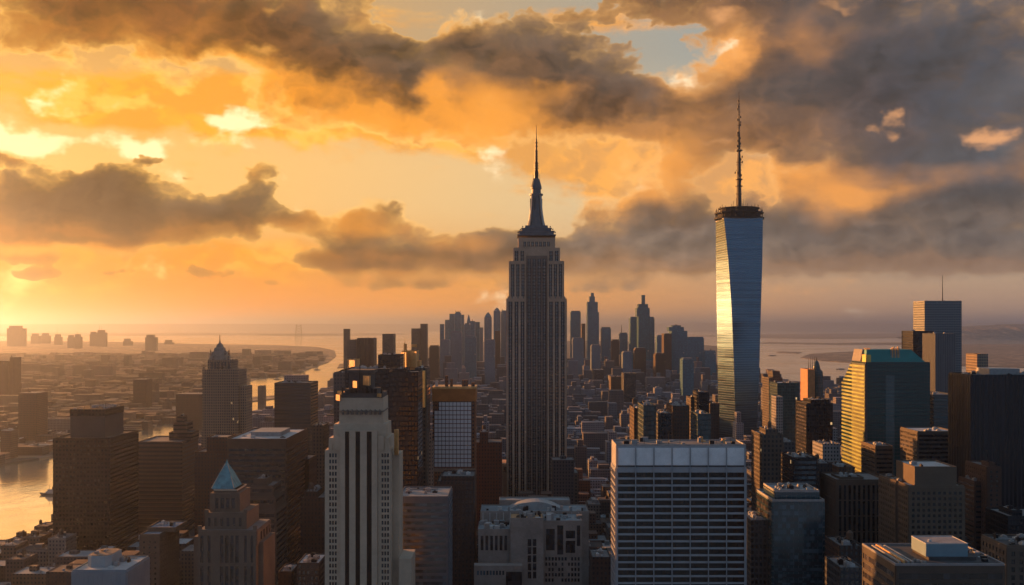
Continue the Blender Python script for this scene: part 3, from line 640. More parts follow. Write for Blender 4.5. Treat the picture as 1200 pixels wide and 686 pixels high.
    FOOT.append((X(378, Y), X(484, Y), Y - 4, Y + D + 6)); OCC.append((384, 456, 528, Y))
cream_tower()

# ------------------------------------------------------------------ pale gridded slab in front
WHITE = plain('white_frame', (.31, .32, .34), .7, var=.14, scale=.05)
def grid_slab():
    Y = 596.0; D = 27; rx = X(797.5, Y); f = -D / 2; x = lambda p: X(p, Y) - rx; z = lambda y: Z(y, Y)
    root = empty('grid_office_slab', 'pale office slab with a blank top band over a grid of wide dark windows', 'office block', (rx, Y + D / 2, 0))
    w = MB().box(x(722), x(874.5), f + .9, D / 2, 0, z(523)); wins = []; b = z(715)
    cols = [(724.3 + 21.3 * i, 724.3 + 21.3 * i + 20.3) for i in range(7)]
    vs = sorted([(z(554 + 8.18 * i + 5.9), z(554 + 8.18 * i)) for i in range(19) if 554 + 8.18 * i < 706])
    relief(w, wins, 'F', f + .9, x(722), x(874.5), b, z(549), [(x(p), x(q)) for p, q in cols], vs, 1.0)
    sl = []
    relief(w, sl, 'L', x(722), f + .9, D / 2, b, z(549), ivals(f + 1, D / 2, 5, .86), vs, .5); relief(w, sl, 'R', x(874.5), f + .9, D / 2, b, z(549), ivals(f + 1, D / 2, 5, .86), vs, .5)
    for i in range(8): w.box(x(724.3 + 21.3 * i - 1) - .17, x(724.3 + 21.3 * i - 1) + .17, f - .55, f - .1, b, z(525))
    w.build('wall', WHITE, root)
    for i, (p, q) in enumerate(cols): MB().box(x(p) + .1, x(q) - .1, f + .35, f + .9, z(545.6), z(525.3)).build('blank_panel', plain('blank_panel_metal', (.72, .73, .74), .6, var=.22, scale=.12), root)
    MB().box(x(723), x(873.5), f + .8, f + .9, z(547.4), z(546)).build('shadow_gap', STEEL, root)
    put_windows(wins + sl, root, pane('slab_glass', (.004, .005, .006), .16, var=1.4, spec=.35, bay=2.6, floor=3.79))
    MB().box(x(722.3), x(874.2), f + 1.2, D / 2 - .3, z(523) - .1, z(523) + .25).build('roof', ROOF, root)
    ring(x(722), x(874.5), f + .88, D / 2, z(523), z(523) + .9, .4).build('parapet', UNIT, root)
    rng = random.Random(9)
    for i in range(16):
        p = rng.uniform(728, 868); a, h = rng.uniform(.5, 2.4), rng.uniform(.8, 3.0); yy = rng.uniform(f + 4, D / 2 - 4)
        MB().box(x(p) - a, x(p) + a, yy - 1, yy + 1, z(523) + .25, z(523) + h).build('rooftop_unit', rng.choice((UNIT, PALE, STEEL, COPPER)), root)
    for p, h in ((741, 9), (757, 5), (775, 7), (786, 12), (799, 6), (826, 9), (842, 5), (860, 7)):
        MB().bar((x(p), f + 8, z(523)), (x(p) + rng.uniform(-.5, .5), f + 8, z(523) + h * .55), .13).build('antenna', STEEL, root)
    FOOT.append((X(716, Y), X(880, Y), Y - 4, Y + D + 6)); OCC.append((728, 870, 524, Y))
grid_slab()

# ------------------------------------------------------------------ tower under a white glazed sheet
BRICKO = facade('rust_brick', (.21, .085, .045), bay=2.6, floor=3.6, fu=.45, fv=.5)
def sheet_tower():
    Y = 1000.0; D = 36; rx = X(531, Y); f = -D / 2; x = lambda p: X(p, Y) - rx; z = lambda y: Z(y, Y)
    root = empty('wrapped_tower', 'rust brown tower with a bright white gridded glass front under an orange top band', 'tower', (rx, Y + D / 2, 0))
    MB().box(x(507), x(557), f, D / 2, 0, z(455)).build('wall', BRICKO, root)
    MB().box(x(506.5), x(557.5), f - .5, D / 2 + .5, z(470.5), z(456)).build('top_band', plain('rust_panel', (.42, .14, .035), .6, var=.4, scale=.12), root)
    MB().box(x(506), x(558), f - .9, D / 2 + .9, z(456), z(453.6)).build('cornice', COPPER, root)
    g = pane('sheet_glass', (.86, .88, .92), .3, var=.0, bay=1.75, floor=4, spec=.9)
    for i in range(15):
        a = 471.6 + i * 5.1; MB().box(x(508.8 if i > 1 else 514.5), x(552.5), f - .35, f - .02, z(a + 4.2), z(a)).build('glazing_band', g, root)
    gr = MB()
    for j in range(11): p = 509 + j * 4.35; gr.box(x(p) - .22, x(p) + .22, f - .6, f - .36, z(548), z(471))
    gr.build('mullion_grid', STEEL, root)
    MB().box(x(507), x(557), f - .7, f - .02, z(553), z(549)).build('ledge', plain('ledge_stone', (.3, .2, .15), .8), root)
    MB().box(x(507.1), x(556.9), f + .2, D / 2 - .2, z(455), z(455) + .5).build('roof', DARKR, root)
    for (p0, p1, y) in ((509.5, 512.5, 447), (521, 524.5, 441), (527, 530, 445), (541, 548, 446), (552, 556, 449)):
        MB().box(x(p0), x(p1), f + 6, f + 12, z(455), z(y)).build('penthouse', BRICKO if p0 > 515 else PALE, root)
    FOOT.append((X(504, Y), X(562, Y), Y - 4, Y + D + 6)); OCC.append((508, 556, 456, Y))
sheet_tower()

# ------------------------------------------------------------------ stone tower with a blue pyramid
STONE = facade('tan_stone', (.27, .215, .165), (.016, .016, .018), bay=4.4, floor=3.8, fu=.42, fv=.55)
STONEP = plain('tan_stone_plain', (0.144, 0.108, 0.083), .85, var=.3, scale=.08)
def pyramid_tower():
    Y = 650.0; D = 38; rx = X(264, Y); x = lambda p, q=0: X(p, Y + q) - rx; z = lambda y: Z(y, Y); f = -D / 2
    root = empty('pyramid_tower', 'tan stone tower under a small blue pyramid roof at lower left', 'tower', (rx, Y + D / 2, 0))
    w = MB(); wins = []; b = z(715)
    w.box(x(232), x(300), f + 1, D / 2, 0, z(622)); w.box(x(223), x(232), f + 7, D / 2, 0, z(632)); w.box(x(300), x(306), f + 6, D / 2, 0, z(638))
    w.box(x(240, 3), x(289, 3), f + 3, D / 2 - 3, z(622), z(602)); w.box(x(246, 6), x(281, 6), f + 6, D / 2 - 6, z(602), z(580)); w.box(x(250.5, 8), x(277.5, 8), f + 8, D / 2 - 8, z(580), z(576))
    for lo, hi in (((232, 249), 2), ((252, 283), 4), ((285, 300), 2)):
        pass
    relief(w, wins, 'F', f + 1, x(232), x(300), b, z(623), [(x(p), x(q)) for p, q in ((234.5, 238), (243, 246.5), (257.5, 261.5), (263.5, 267.5), (269.5, 273.5), (275.5, 279.5), (286, 289), (293.5, 296.5))], [(z(660), z(628)), (z(706), z(664))], .7)
    relief(w, wins, 'R', x(300), f + 1, D / 2, z(640), z(623), ivals(f + 8, D / 2, 4, .5), [(z(637), z(627))], .5)
    for i in range(5): w.box(x(250 + 6.4 * i, 6), x(252 + 6.4 * i, 6), f + 5.4, f + 6, z(602), z(582))
    for p in (233, 298, 241, 287): w.box(x(p) - 1.1, x(p) + 1.1, f + 1.2, f + 3, z(622 if p in (233, 298) else 602), z(617 if p in (233, 298) else 598))
    w.build('wall', STONEP, root)
    for q in wins:
        mb = MB(); panel(q[0], q[1], q[2], q[3], q[4], q[5], .02, .15, mb); mb.build('window_strip', GLASS, root)
    for i in range(4): MB().box(x(252.5 + 6.4 * i, 6), x(256 + 6.4 * i, 6), f + 5.9, f + 6, z(598), z(586)).build('window', GLASS, root)
    for i in range(6): MB().box(x(244 + 7.2 * i, 3), x(247 + 7.2 * i, 3), f + 2.9, f + 3, z(618), z(608)).build('window', GLASS, root)
    MB().box(x(250, 7), x(278, 7), f + 7.4, D / 2 - 7.4, z(577.5), z(576)).build('cornice', CREAM, root)
    cx, cyy = X(263.8, Y + 15) - rx, 0; a = 13.2 * (Y + 8) / FP; b2 = D / 2 - 9.4
    p = MB().sq(cx, cyy, [(a, b2, z(576)), (a * .97, b2 * .97, z(574.5)), (a * .50, b2 * .50, z(559)), (a * .10, b2 * .10, z(548)), (.12, .12, z(543))])
    pr = p.build('pyramid_roof', plain('verdigris', (.09, .24, .28), .7, .0, var=.75, scale=.3), root)
    rb = MB()
    for sx in (-1, 1): rb.bar((cx + sx * a, cyy - b2, z(575)), (cx + sx * a * .1, cyy - b2 * .1, z(548)), .28)
    rb.build('ridge', CREAM, pr)
    MB().box(x(232), x(300), f + 1, D / 2, z(622), z(622) + .2).build('roof', ROOF, root)
    FOOT.append((X(220, Y), X(309, Y), Y - 4, Y + D + 6)); OCC.append((234, 300, 622, Y))
pyramid_tower()

# ------------------------------------------------------------------ art deco tower with a crown of spikes
DECO = facade('deco_stone', (.22, .165, .12), bay=3.0, floor=3.7, fu=.45, fv=.6)
def deco_tower():
    Y = 1500.0; D = 46; rx = X(258.5, Y); x = lambda p: X(p, Y) - rx; z = lambda y: Z(y, Y); f = -D / 2
    root = empty('deco_tower', 'brown setback tower with a ribbed pointed crown and corner spikes, by the river at left', 'tower', (rx, Y + D / 2, 0))
    w = MB().box(x(237), x(279.5), f, D / 2, 0, z(433)).box(x(279.5), x(287), f + 5, D / 2 - 3, 0, z(453)).box(x(234.5), x(237), f + 5, D / 2 - 5, 0, z(505))
    w.box(X(243.5, Y + 5) - rx, X(271, Y + 5) - rx, f + 5, D / 2 - 5, z(433), z(422))
    for i in range(9):
        p = 238.5 + 5 * i; w.box(x(p) - .8, x(p) + .8, f - 1, f, 0, z(434 - (4 if i in (3, 4, 5) else 0)))
    w.build('wall', DECO, root)
    for p, y in ((238.5, 427), (244, 421), (271.5, 420), (277.5, 429), (248.5, 417), (266, 416)):
        MB().sq(x(p), f + (2 if y > 425 else 7), [(1.2, 1.2, z(433 if y > 425 else 424)), (1.0, 1.0, z(y + 3)), (.15, .15, z(y))]).build('corner_spike', DECO, root)
    cxx = X(257, Y + 20) - rx; c = MB().sq(cxx, 0, [(w_ / (FP / Y), w_ / (FP / Y), z(y)) for w_, y in ((10, 422), (9.6, 417.5), (8.0, 417.4), (7.4, 412.5), (5.8, 412.4), (5.2, 408), (3.8, 407.9), (2.6, 404), (1.0, 402.5), (.3, 398))])
    c.build('crown', plain('deco_crown', (.20, .19, .17), .6, .3, var=.4, scale=.2), root)
    MB().bar((cxx, 0, z(402)), (cxx, 0, z(393)), .5).build('antenna', STEEL, root)
    for i in range(6): MB().box(x(246 + 4 * i) , x(248 + 4 * i), f + 4.8, f + 5, z(433), z(424.5)).build('window', GLASS, root)
    for t in range(4):
        for dx, dy in ((1, 1), (-1, 1), (1, -1), (-1, -1))[t:t + 1]: MB().sq(cxx + dx * 8.6 * Y / FP, dy * 8.6 * Y / FP, [(1.1, 1.1, z(418)), (.9, .9, z(413)), (.1, .1, z(409))]).build('corner_spike', DECO, root)
    FOOT.append((X(230, Y), X(290, Y), Y - 4, Y + D + 6)); OCC.append((238, 279, 434, Y))
deco_tower()

# ------------------------------------------------------------------ green glass tower with a gold-lit stepped side
GREEN = lattice('green_glass', (.006, .022, .025), (.004, .046, .044), 3.0, 4.0, .10, .2, rough=.1, metal=.1, tilt=.008, gspec=.45)
def green_tower():
    Y = 1200.0; D = 84; rx = X(1045, Y); x = lambda p: X(p, Y) - rx; z = lambda y: Z(y, Y); f = -D / 2
    root = empty('green_glass_tower', 'dark green glass tower whose left side glows gold in horizontal bands', 'tower', (rx, Y + D / 2, 0))
    x0, x1 = x(1014), x(1090)
    body = MB().box(x0, x1, f, D / 2, 0, z(452))
    body.loft([[(x0, f, zz), (x1, f, zz), (x1, b, zz), (x0, b, zz)] for zz, b in ((z(452), D / 2), (z(436), D / 2 - 22), (z(425), D / 2 - 36))])
    body.build('glass_body', GREEN, root)
    gold = plain('sunlit_gold_spandrel', (.28, .31, .075), .38, .35, var=.75, scale=.045, spec=.6); n = 0  # gold of the low sun put into the colour of the left bands
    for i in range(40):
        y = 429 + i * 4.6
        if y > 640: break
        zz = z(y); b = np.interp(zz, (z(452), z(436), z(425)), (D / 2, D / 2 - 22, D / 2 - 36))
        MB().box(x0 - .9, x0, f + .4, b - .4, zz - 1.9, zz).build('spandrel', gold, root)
    MB().box(x0 - .35, x0 - .02, f + .4, D / 2 - 37, z(640), z(428)).build('side_glazing', plain('sunlit_olive_glazing', (.13, .13, .035), .35, .2, var=.9, scale=.04, spec=.6), root)  # left-side glass as an olive panel, sunlit tone put into its colour
    MB().box(x0 - .5, x0 + 2.2, f - .5, f - .02, z(640), z(427)).build('corner_pier', DARKR, root)
    teal = plain('teal_roof', (.010, .18, .175), .45, .15, var=.25, scale=.06)
    MB().box(x0 + .3, x1 - .3, f + .3, D / 2 - 36.3, z(425) - .1, z(425) + .4).build('roof', DARKR, root)
    cap = MB().loft([[(a, f + i, zz), (b, f + i, zz), (b, D / 2 - 38 - i, zz), (a, D / 2 - 38 - i, zz)] for zz, a, b, i in ((z(425) + .4, x(1016.5), x(1086), 4), (z(410), x(1018), x(1070), 7))])
    cap.build('sloped_cap', teal, root)
    MB().box(x(1015), x(1021), f + 1, f + 14, z(425) + .4, z(416)).build('sunlit_corner', plain('sunlit_gold_wall', (.62, .42, .10), .45, .3, var=.2), root)  # sunlit corner, its gold light put into the wall colour
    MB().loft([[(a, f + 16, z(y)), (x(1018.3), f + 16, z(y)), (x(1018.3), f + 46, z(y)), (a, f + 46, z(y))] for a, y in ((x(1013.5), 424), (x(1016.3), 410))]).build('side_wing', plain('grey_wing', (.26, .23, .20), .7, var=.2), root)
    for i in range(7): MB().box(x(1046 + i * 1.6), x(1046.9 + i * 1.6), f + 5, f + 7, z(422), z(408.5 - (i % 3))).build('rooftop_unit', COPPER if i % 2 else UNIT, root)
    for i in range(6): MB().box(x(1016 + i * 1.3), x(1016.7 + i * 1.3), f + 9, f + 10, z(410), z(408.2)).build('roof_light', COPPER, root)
    MB().box(x(1038), x(1048), f - .35, f - .02, z(580), z(440)).build('glass_bay', lattice('bay_glass', (.03, .05, .055), (.04, .085, .085), 2.5, 4.0, .08, .2, rough=.14, metal=.1), root)
    FOOT.append((X(985, Y), X(1096, Y), Y - 4, Y + D + 6)); OCC.append((1016, 1090, 428, Y))
green_tower()

# ------------------------------------------------------------------ wide dark roof with a boxy penthouse, lower right
def roof_block():
    Y = 430.0; D = 40; rx = X(1113, Y); x = lambda p, q=0: X(p, Y + q) - rx; z = lambda y, q=0: Z(y, Y + q); f = -D / 2
    root = empty('roof_block', 'wide dark building with a bluish box penthouse on its roof, lower right', 'office block', (rx, Y + D / 2, 0))
    x0, x1, zt = x(1050), x(1177), z(663); wins = []
    w = MB().box(x0, x1, f, D / 2, 0, zt); b = z(700)
    bands = [(zt - 3.0 - 3.9 * i - 2.3, zt - 3.0 - 3.9 * i) for i in range(6)]; bands = sorted(v for v in bands if v[0] > b - 12)
    relief(w, wins, 'L', x0, f, D / 2, b - 14, zt, [(f + 1, D / 2 - 1)], bands, .5); relief(w, wins, 'F', f, x0, x1, b - 14, zt, [(x0 + 1, x1 - 1)], bands, .5)
    w.build('wall', plain('dark_tan_wall', (0.072, 0.058, 0.047), .8, var=.25, scale=.06), root)
    for q in wins:
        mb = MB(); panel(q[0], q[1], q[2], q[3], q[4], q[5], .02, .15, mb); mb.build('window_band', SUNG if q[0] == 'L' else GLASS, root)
    MB().box(x0 + .1, x1 - .1, f + .1, D / 2 - .1, zt - .1, zt + .25).build('roof', DARKR, root)
    ring(x0 - .5, x1, f - .5, D / 2, zt, zt + .9, .6).build('parapet', plain('parapet_metal', (.22, .22, .23), .6, .2), root)
    for i in range(4): MB().box(x0 + 2.2 + i * 1.7, x0 + 3.0 + i * 1.7, f + 3, D / 2 - 4, zt + .25, zt + 1.0 + .35 * (i == 1)).build('roof_rail', COPPER if i == 1 else UNIT, root)
    p0, p1 = x(1084, 10), x(1133, 10); pz = zt + 6.6
    MB().box(p0 + .8, p1 + 3, f + 8.2, f + 26, zt + .25, zt + 1.6).build('plinth', DARKR, root)
    ph = MB().box(p0, p1, f + 9, f + 25, zt + 1.6, pz).build('penthouse', plain('penthouse_panel', (.16, .25, .30), .6, .1, var=.12, scale=.2), root)
    MB().box(p0 + .3, p1 - .3, f + 9.3, f + 24.7, pz - .05, pz + .12).build('penthouse_roof', plain('grey_felt', (.25, .24, .24), .9, var=.5, scale=.3), ph)
    ring(p0 - .05, p1 + .05, f + 8.95, f + 25.05, pz, pz + .35, .25).build('coping', PALE, ph)
    MB().lathe(p0 + 3, f + 13, [(.8, pz + .12), (.8, pz + .9), (.3, pz + 1.2)], 10).build('vent', PALE, ph)
    rng = random.Random(6)
    for i in range(12):
        a = rng.uniform(p1 + 4, x1 - 2); yy = rng.uniform(f + 3, D / 2 - 3); s = rng.uniform(.4, 1.1)
        MB().box(a - s, a + s, yy - s, yy + s, zt + .25, zt + .25 + rng.uniform(.4, 1.3)).build('rooftop_unit', rng.choice((UNIT, STEEL, PALE)), root)
    for i in range(7):
        a = p0 - rng.uniform(2, 6); yy = rng.uniform(f + 2, f + 8); MB().box(a - .5, a + .5, yy - .4, yy + .4, zt + .25, zt + rng.uniform(.7, 1.4)).build('rooftop_unit', UNIT, root)
    FOOT.append((X(1010, Y), X(1190, Y), Y - 4, Y + D + 6)); OCC.append((1052, 1175, 664, Y))
roof_block()

# ------------------------------------------------------------------ terraced cream block at the foot of the spire tower
TSTONE = plain('terrace_stone', (.27, .235, .21), .85, var=.35, scale=.1)
TERR = plain('terrace_deck', (.22, .25, .26), .8, var=.4, scale=.12)
def terrace_block():
    Y = 790.0; D = 90; rx = X(620, Y); x = lambda p, q=0: X(p, Y + q) - rx; z = lambda y, q=0: Z(y, Y + q); f = -D / 2
    root = empty('terraced_block', 'low cream terraced building with pale roof decks below the spire tower', 'building', (rx, Y + D / 2, 0))
    w = MB()
    w.box(x(598), x(637), f, f + 22, 0, z(609))                            # bold front block
    w.box(x(560), x(597.7), f + 8, f + 40, 0, z(622, 8)); w.box(x(556), x(612), f - 9, f - .3, 0, z(663, -9))
    w.box(x(637.3), x(682, 8), f + 8, f + 40, 0, z(612, 8)); w.box(x(563, 40), x(690, 40), f + 40.3, f + 72, 0, z(601, 40)); w.box(x(585, 72), x(668, 72), f + 72.3, D / 2, 0, z(588, 72))
    w.build('wall', TSTONE, root)
    def deck(a, b, y0, y1, zz, q, m=TERR): MB().box(x(a, q) + .2, x(b, q) - .2, y0 + .2, y1 - .2, zz - .05, zz + .3).build('roof_deck', m, root); ring(x(a, q), x(b, q), y0, y1, zz, zz + 1.1, .4).build('parapet', TSTONE, root)
    deck(598, 637, f, f + 22, z(609), 0, plain('lit_deck', (.40, .22, .10), .7, var=.4, scale=.2)); deck(560, 597.6, f + 8, f + 40, z(622, 8), 8); deck(637.5, 682, f + 8, f + 40, z(612, 8), 8); deck(563, 690, f + 40.3, f + 72, z(601, 40), 40); deck(585, 668, f + 72.3, D / 2, z(588, 72), 72)
    n = 14; c = MB()                                                      # low barrel roof
    xa, xb, zz = x(592, 60), x(662, 60), z(600, 60) + .5
    pts = [(xa + (xb - xa) * i / n, zz + 8.5 * math.sin(math.pi * i / n) ** .7) for i in range(n + 1)]
    for (a0, h0), (a1, h1) in zip(pts, pts[1:]): c.loft([[(a0, yy, zz - .4), (a1, yy, zz - .4), (a1, yy, h1), (a0, yy, h0)] for yy in (f + 69, f + 52)])
    c.build('barrel_roof', plain('barrel_metal', (.30, .33, .34), .6, .2, var=.3, scale=.15), root)
    for i in range(2):
        for j in range(5): MB().box(x(618.5 + 6 * i), x(622.5 + 6 * i), f - .15, f - .02, z(640 + 9.5 * j), z(632 + 9.5 * j)).build('window', GLASS, root)
    MB().box(x(593), x(611.5), f - 9.15, f - 9.02, z(684), z(667)).build('dark_recess', GLASS, root)  # flat dark pane standing in for the shade of a recess
    for i in range(6): MB().box(x(563 + 5.6 * i), x(566.2 + 5.6 * i), f + 7.85, f + 7.98, z(645, 8), z(628, 8)).build('window', GLASS, root)
    for i in range(9): MB().box(x(559 + 3.7 * i, -9), x(561.3 + 3.7 * i, -9), f - 9.15, f - 9.02, z(674, -9), z(669, -9)).build('window', GLASSB, root)
    for (a, b, y0, y1) in ((640, 650, 620, 645), (653, 660, 616, 650), (663, 674, 622, 631), (663, 674, 634, 648), (676, 680, 616, 640)):
        MB().box(x(a, 8), x(b, 8), f + 7.85, f + 7.98, z(y1, 8), z(y0, 8)).build('dark_bay', GLASS, root)
    MB().box(x(600, 40), x(656, 40), f + 40.1, f + 40.25, z(611, 40), z(603, 40)).build('glass_band', GLASSB, root)
    rng = random.Random(12)
    for j in range(5):
        for i in range(11):
            if rng.random() < .8: MB().box(x(639 + 3.8 * i, 8), x(641.2 + 3.8 * i, 8), f + 7.83, f + 7.97, z(657 + 6.2 * j, 8), z(653.2 + 6.2 * j, 8)).build('window', GLASS, root)
    for i in range(15): MB().box(x(566 + 8 * i, 40) - .35, x(566 + 8 * i, 40) + .35, f + 39.6, f + 40.2, z(622, 40), z(601, 40)).build('pier', PALE, root)
    for i in range(10):
        a = rng.choice((562, 568, 574, 640, 650, 660, 670, 676)); hh = rng.uniform(1.5, 5); yy = f + rng.uniform(12, 34); zz2 = z(622, 8) if a < 600 else z(612, 8)
        MB().box(x(a, 20), x(a + rng.uniform(4, 9), 20), yy, yy + rng.uniform(3, 8), zz2 + .3, zz2 + hh).build('roof_cabin', rng.choice((TSTONE, UNIT, PALE, ROOF)), root)
    for i in range(70):
        q = rng.choice(((565, 594, 10, 38, z(622, 8)), (640, 680, 10, 38, z(612, 8)), (566, 686, 43, 50, z(601, 40)), (600, 634, 3, 20, z(609))))
        a = x(rng.uniform(q[0], q[1]), q[2]); yy = f + rng.uniform(q[2], q[3]); s = rng.uniform(.6, 2); MB().box(a - s, a + s, yy - s, yy + s, q[4] + .3, q[4] + rng.uniform(1, 4)).build('rooftop_unit', rng.choice((UNIT, PALE, STEEL, TERR)), root)
    FOOT.append((X(553, Y), X(694, Y), Y - 14, Y + D + 6)); OCC.append((600, 636, 612, Y))
terrace_block()

# ------------------------------------------------------------------ the other towers, each with its own front
BRN = facade('brown_bands', (.052, .038, .032), (.012, .011, .012), bay=60, floor=3.9, fu=1, fv=.5)
BRNW = facade('brown_grid', (.030, .017, .013), (.010, .008, .008), bay=3.2, floor=3.95, fu=.6, fv=.5, rough=.7, gspec=.35, lit=.002)
BAND = facade('tan_bands', (0.132, 0.086, 0.063), (.03, .025, .022), bay=60, floor=4.2, fu=1, fv=.42)
TANP = plain('tan_wall', (0.112, 0.086, 0.066), .85, var=.25, scale=.06)
TAN = facade('tan_windows', (0.099, 0.076, 0.059), bay=3.2, floor=3.8, fu=.5, fv=.55)
GREY = facade('grey_windows', (0.066, 0.069, 0.073), bay=3.0, floor=3.7, fu=.55, fv=.55)
GREYD = facade('slate_windows', (.04, .046, .052), (.014, .015, .018), bay=2.6, floor=3.7, fu=.6, fv=.6)
BRICK = facade('brick_windows', (0.079, 0.040, 0.026), bay=2.8, floor=3.5, fu=.42, fv=.5)
BRICKD = facade('dark_brick_windows', (.042, .028, .024), bay=2.8, floor=3.5, fu=.45, fv=.55)
PALEF = facade('pale_windows', (.26, .25, .245), bay=3.0, floor=3.7, fu=.5, fv=.5)
TEALF = facade('teal_curtain', (.028, .055, .062), (.012, .04, .047), bay=2.2, floor=3.9, fu=.82, fv=.75, groug=.14)
DARKG = facade('black_curtain', (.011, .013, .017), (.007, .009, .012), bay=2.4, floor=3.8, fu=.8, fv=.7, groug=.12, gspec=.4)
RIBB = facade('ribbed_dark', (.020, .019, .022), (.006, .007, .010), bay=3.4, floor=60, fu=.6, fv=1.0, rough=.6, gspec=.3)
RIBL = plain('ribbed_brown_pier', (.12, .075, .055), .7, var=.2, scale=.08)
ORNG = facade('speckled_pink', (.42, .27, .20), (.04, .03, .03), bay=2.4, floor=3.4, fu=.4, fv=.5)
BLUEG = facade('blue_grey_bands', (.17, .185, .20), (.016, .024, .032), bay=60, floor=3.9, fu=1, fv=.5)
GLD = plain('sunlit_ochre', (.50, .27, .085), .6, .1, var=.3, scale=.1)  # orange of the low sun put into the wall colour
def rel(style, **k): return dict(style=style, **k)
# left
tower('dark brown slab tower with a set back roof box, largest at left', 1000, 76, [(62, 128.5, 515)], BRNW, roof=DARKR, units=0, rel=rel('bands', floor=3.95, fv=.5, head=5, d=.5, faces='R'))
def roof_box():
    Y = 1000; rx = X(95.25, Y); root = [o for o in C.objects if o.get('label', '').startswith('dark brown slab tower')][0]
    x = lambda p, q: X(p, Y + q) - rx; z0 = Z(515, Y) + .25; zt = Z(487.5, Y + 14)
    MB().box(x(82.5, 12), x(123, 12), -26, 22, z0, zt).build('penthouse', plain('penthouse_brown', (.085, .068, .06), .75, var=.25, scale=.05), root)
    MB().box(x(82, 12), x(123.5, 12), -26.6, 22.6, zt, zt + 6.2).build('penthouse_screen', BRNW, root)
    rng = random.Random(2); zt += 6.2
    for i in range(16): a = rng.uniform(x(85, 12), x(121, 12)); yy = rng.uniform(-24, 20); s = rng.uniform(.5, 2); MB().box(a - s, a + s, yy - s, yy + s, zt - .1, zt + rng.uniform(.6, 2.2)).build('rooftop_unit', UNIT, root)
    for p, h in ((103, 5), (121, 5), (96, 2.5)): MB().bar((x(p, 12), -20, zt), (x(p, 12), -20, zt + h), .2).build('antenna', STEEL, root)
roof_box()
tower('bluish white finned block with a rounded roof box, bottom left corner', 620, 38, [(85, 148, 670)], plain('blue_white_wall', (.17, .23, .27), .7, var=.15, scale=.1), name='office_block', cat='office block', roof=PALE, units=6, para=1.0, rel=rel('strips', one=True, bay=2.6, fu=.5, head=2.2, win=GLASSB, d=.8))
def oval_box():
    Y = 620; rx = X(116.5, Y); root = [o for o in C.objects if o.get('label', '').startswith('bluish white finned')][0]; z0 = Z(670, Y) + .25
    x0, x1, y0, y1 = X(103, Y + 12) - rx, X(131, Y + 12) - rx, -10, 12; c = 3
    P = [(x0 + c, y0), (x1 - c, y0), (x1, y0 + c), (x1, y1 - c), (x1 - c, y1), (x0 + c, y1), (x0, y1 - c), (x0, y0 + c)]
    MB().prism(P, z0, z0 + 6.5).build('penthouse', plain('penthouse_white', (.26, .32, .35), .7, var=.15), root)
    MB().prism([(a * .93 + (x0 + x1) * .035, b * .93) for a, b in P], z0 + 6.5, z0 + 6.8).build('penthouse_roof', plain('rust_felt', (.22, .16, .12), .9, var=.6, scale=.3), root)
    rng = random.Random(8)
    for i in range(8): a, b = rng.uniform(x0 + 3, x1 - 3), rng.uniform(-6, 8); MB().box(a - .6, a + .6, b - .6, b + .6, z0 + 6.8, z0 + 6.8 + rng.uniform(.5, 1.4)).build('rooftop_unit', rng.choice((PALE, COPPER, UNIT)), root)
oval_box()
tower('tan banded block with a stepped turret, behind the dark brown slab', 1150, 60, [(162, 213, 519), (198, 224, 508, 20, 10), (203, 219, 497, 24, 14), (207.5, 214.5, 489, 27, 18)], BAND, units=2, rel=rel('bands', floor=4.3, fv=.45, head=4, d=.4, faces='FR', win=plain('shadow_band', (.05, .04, .035), .4)))
tower('low tan building with a blue roof box, right of the dark slab', 800, 46, [(164, 187, 628), (172, 206, 620, 14, 4)], TANP, name='office_block', cat='office block', roof=plain('blue_felt', (.15, .19, .24), .8), units=4, rel=rel('grid', bay=4.4, fu=.35, fv=.4, floor=3.8, head=4, d=.5))
tower('long dark slab with a pale roof edge, behind the blue pyramid tower', 900, 92, [(266.5, 335.5, 516)], plain('umber_wall', (.095, .062, .045), .8, var=.25), roof=PALE, units=2, big=True, rel=rel('bands', floor=4.3, fv=.5, head=7, d=.5))
tower('stepped block of four pale ledges in front of the long dark slab', 800, 40, [(284, 323, 600), (289, 322, 584, 3, 3), (294, 320, 571, 7, 5), (297, 312, 563, 10, 9)], plain('umber_stone', (0.099, 0.076, 0.059), .8), units=2, rel=rel('bands', floor=4.2, fv=.55, head=1.5, d=.5, tiers=(0, 1, 2)))
tower('flat topped dark grey slab with a thin light line, right of the deco tower', 1400, 54, [(321.5, 364, 450)], facade('umber_bands', (0.056, 0.043, 0.034), (.03, .026, .024), bay=60, floor=4.0, fu=1, fv=.5), units=5)
tower('rust red block with an orange roof box at the foot of the deco tower', 1050, 50, [(228, 268, 531), (242, 266, 514, 8, 8)], facade('rust_bricks', (0.079, 0.036, 0.023), bay=3, floor=3.6, fu=.4, fv=.5), units=1)
tower('slim shadowed block with a lit ledge, between the long dark slab and the cream tower', 980, 40, [(338, 362, 540), (344, 352, 528, 6, 6)], BRICKD, units=3)
tower('narrow pale flank tower left of the cream tower', 1120, 36, [(365, 379, 500)], TAN, units=2)
tower('dark block with a ragged roof at the left foot of the cream tower', 880, 44, [(352, 380, 585), (356, 372, 578, 6, 6)], BRICKD, units=6, tanks=1)
tower('low slate block with pale roof gear, between pyramid and cream towers', 700, 30, [(348, 374, 662)], GREYD, name='low_block', cat='block', roof=PALE, units=7)
tower('low brick block with one pale chimney, bottom right of the blue pyramid tower', 720, 26, [(326, 342, 672)], BRICKD, name='low_block', cat='block', units=4)
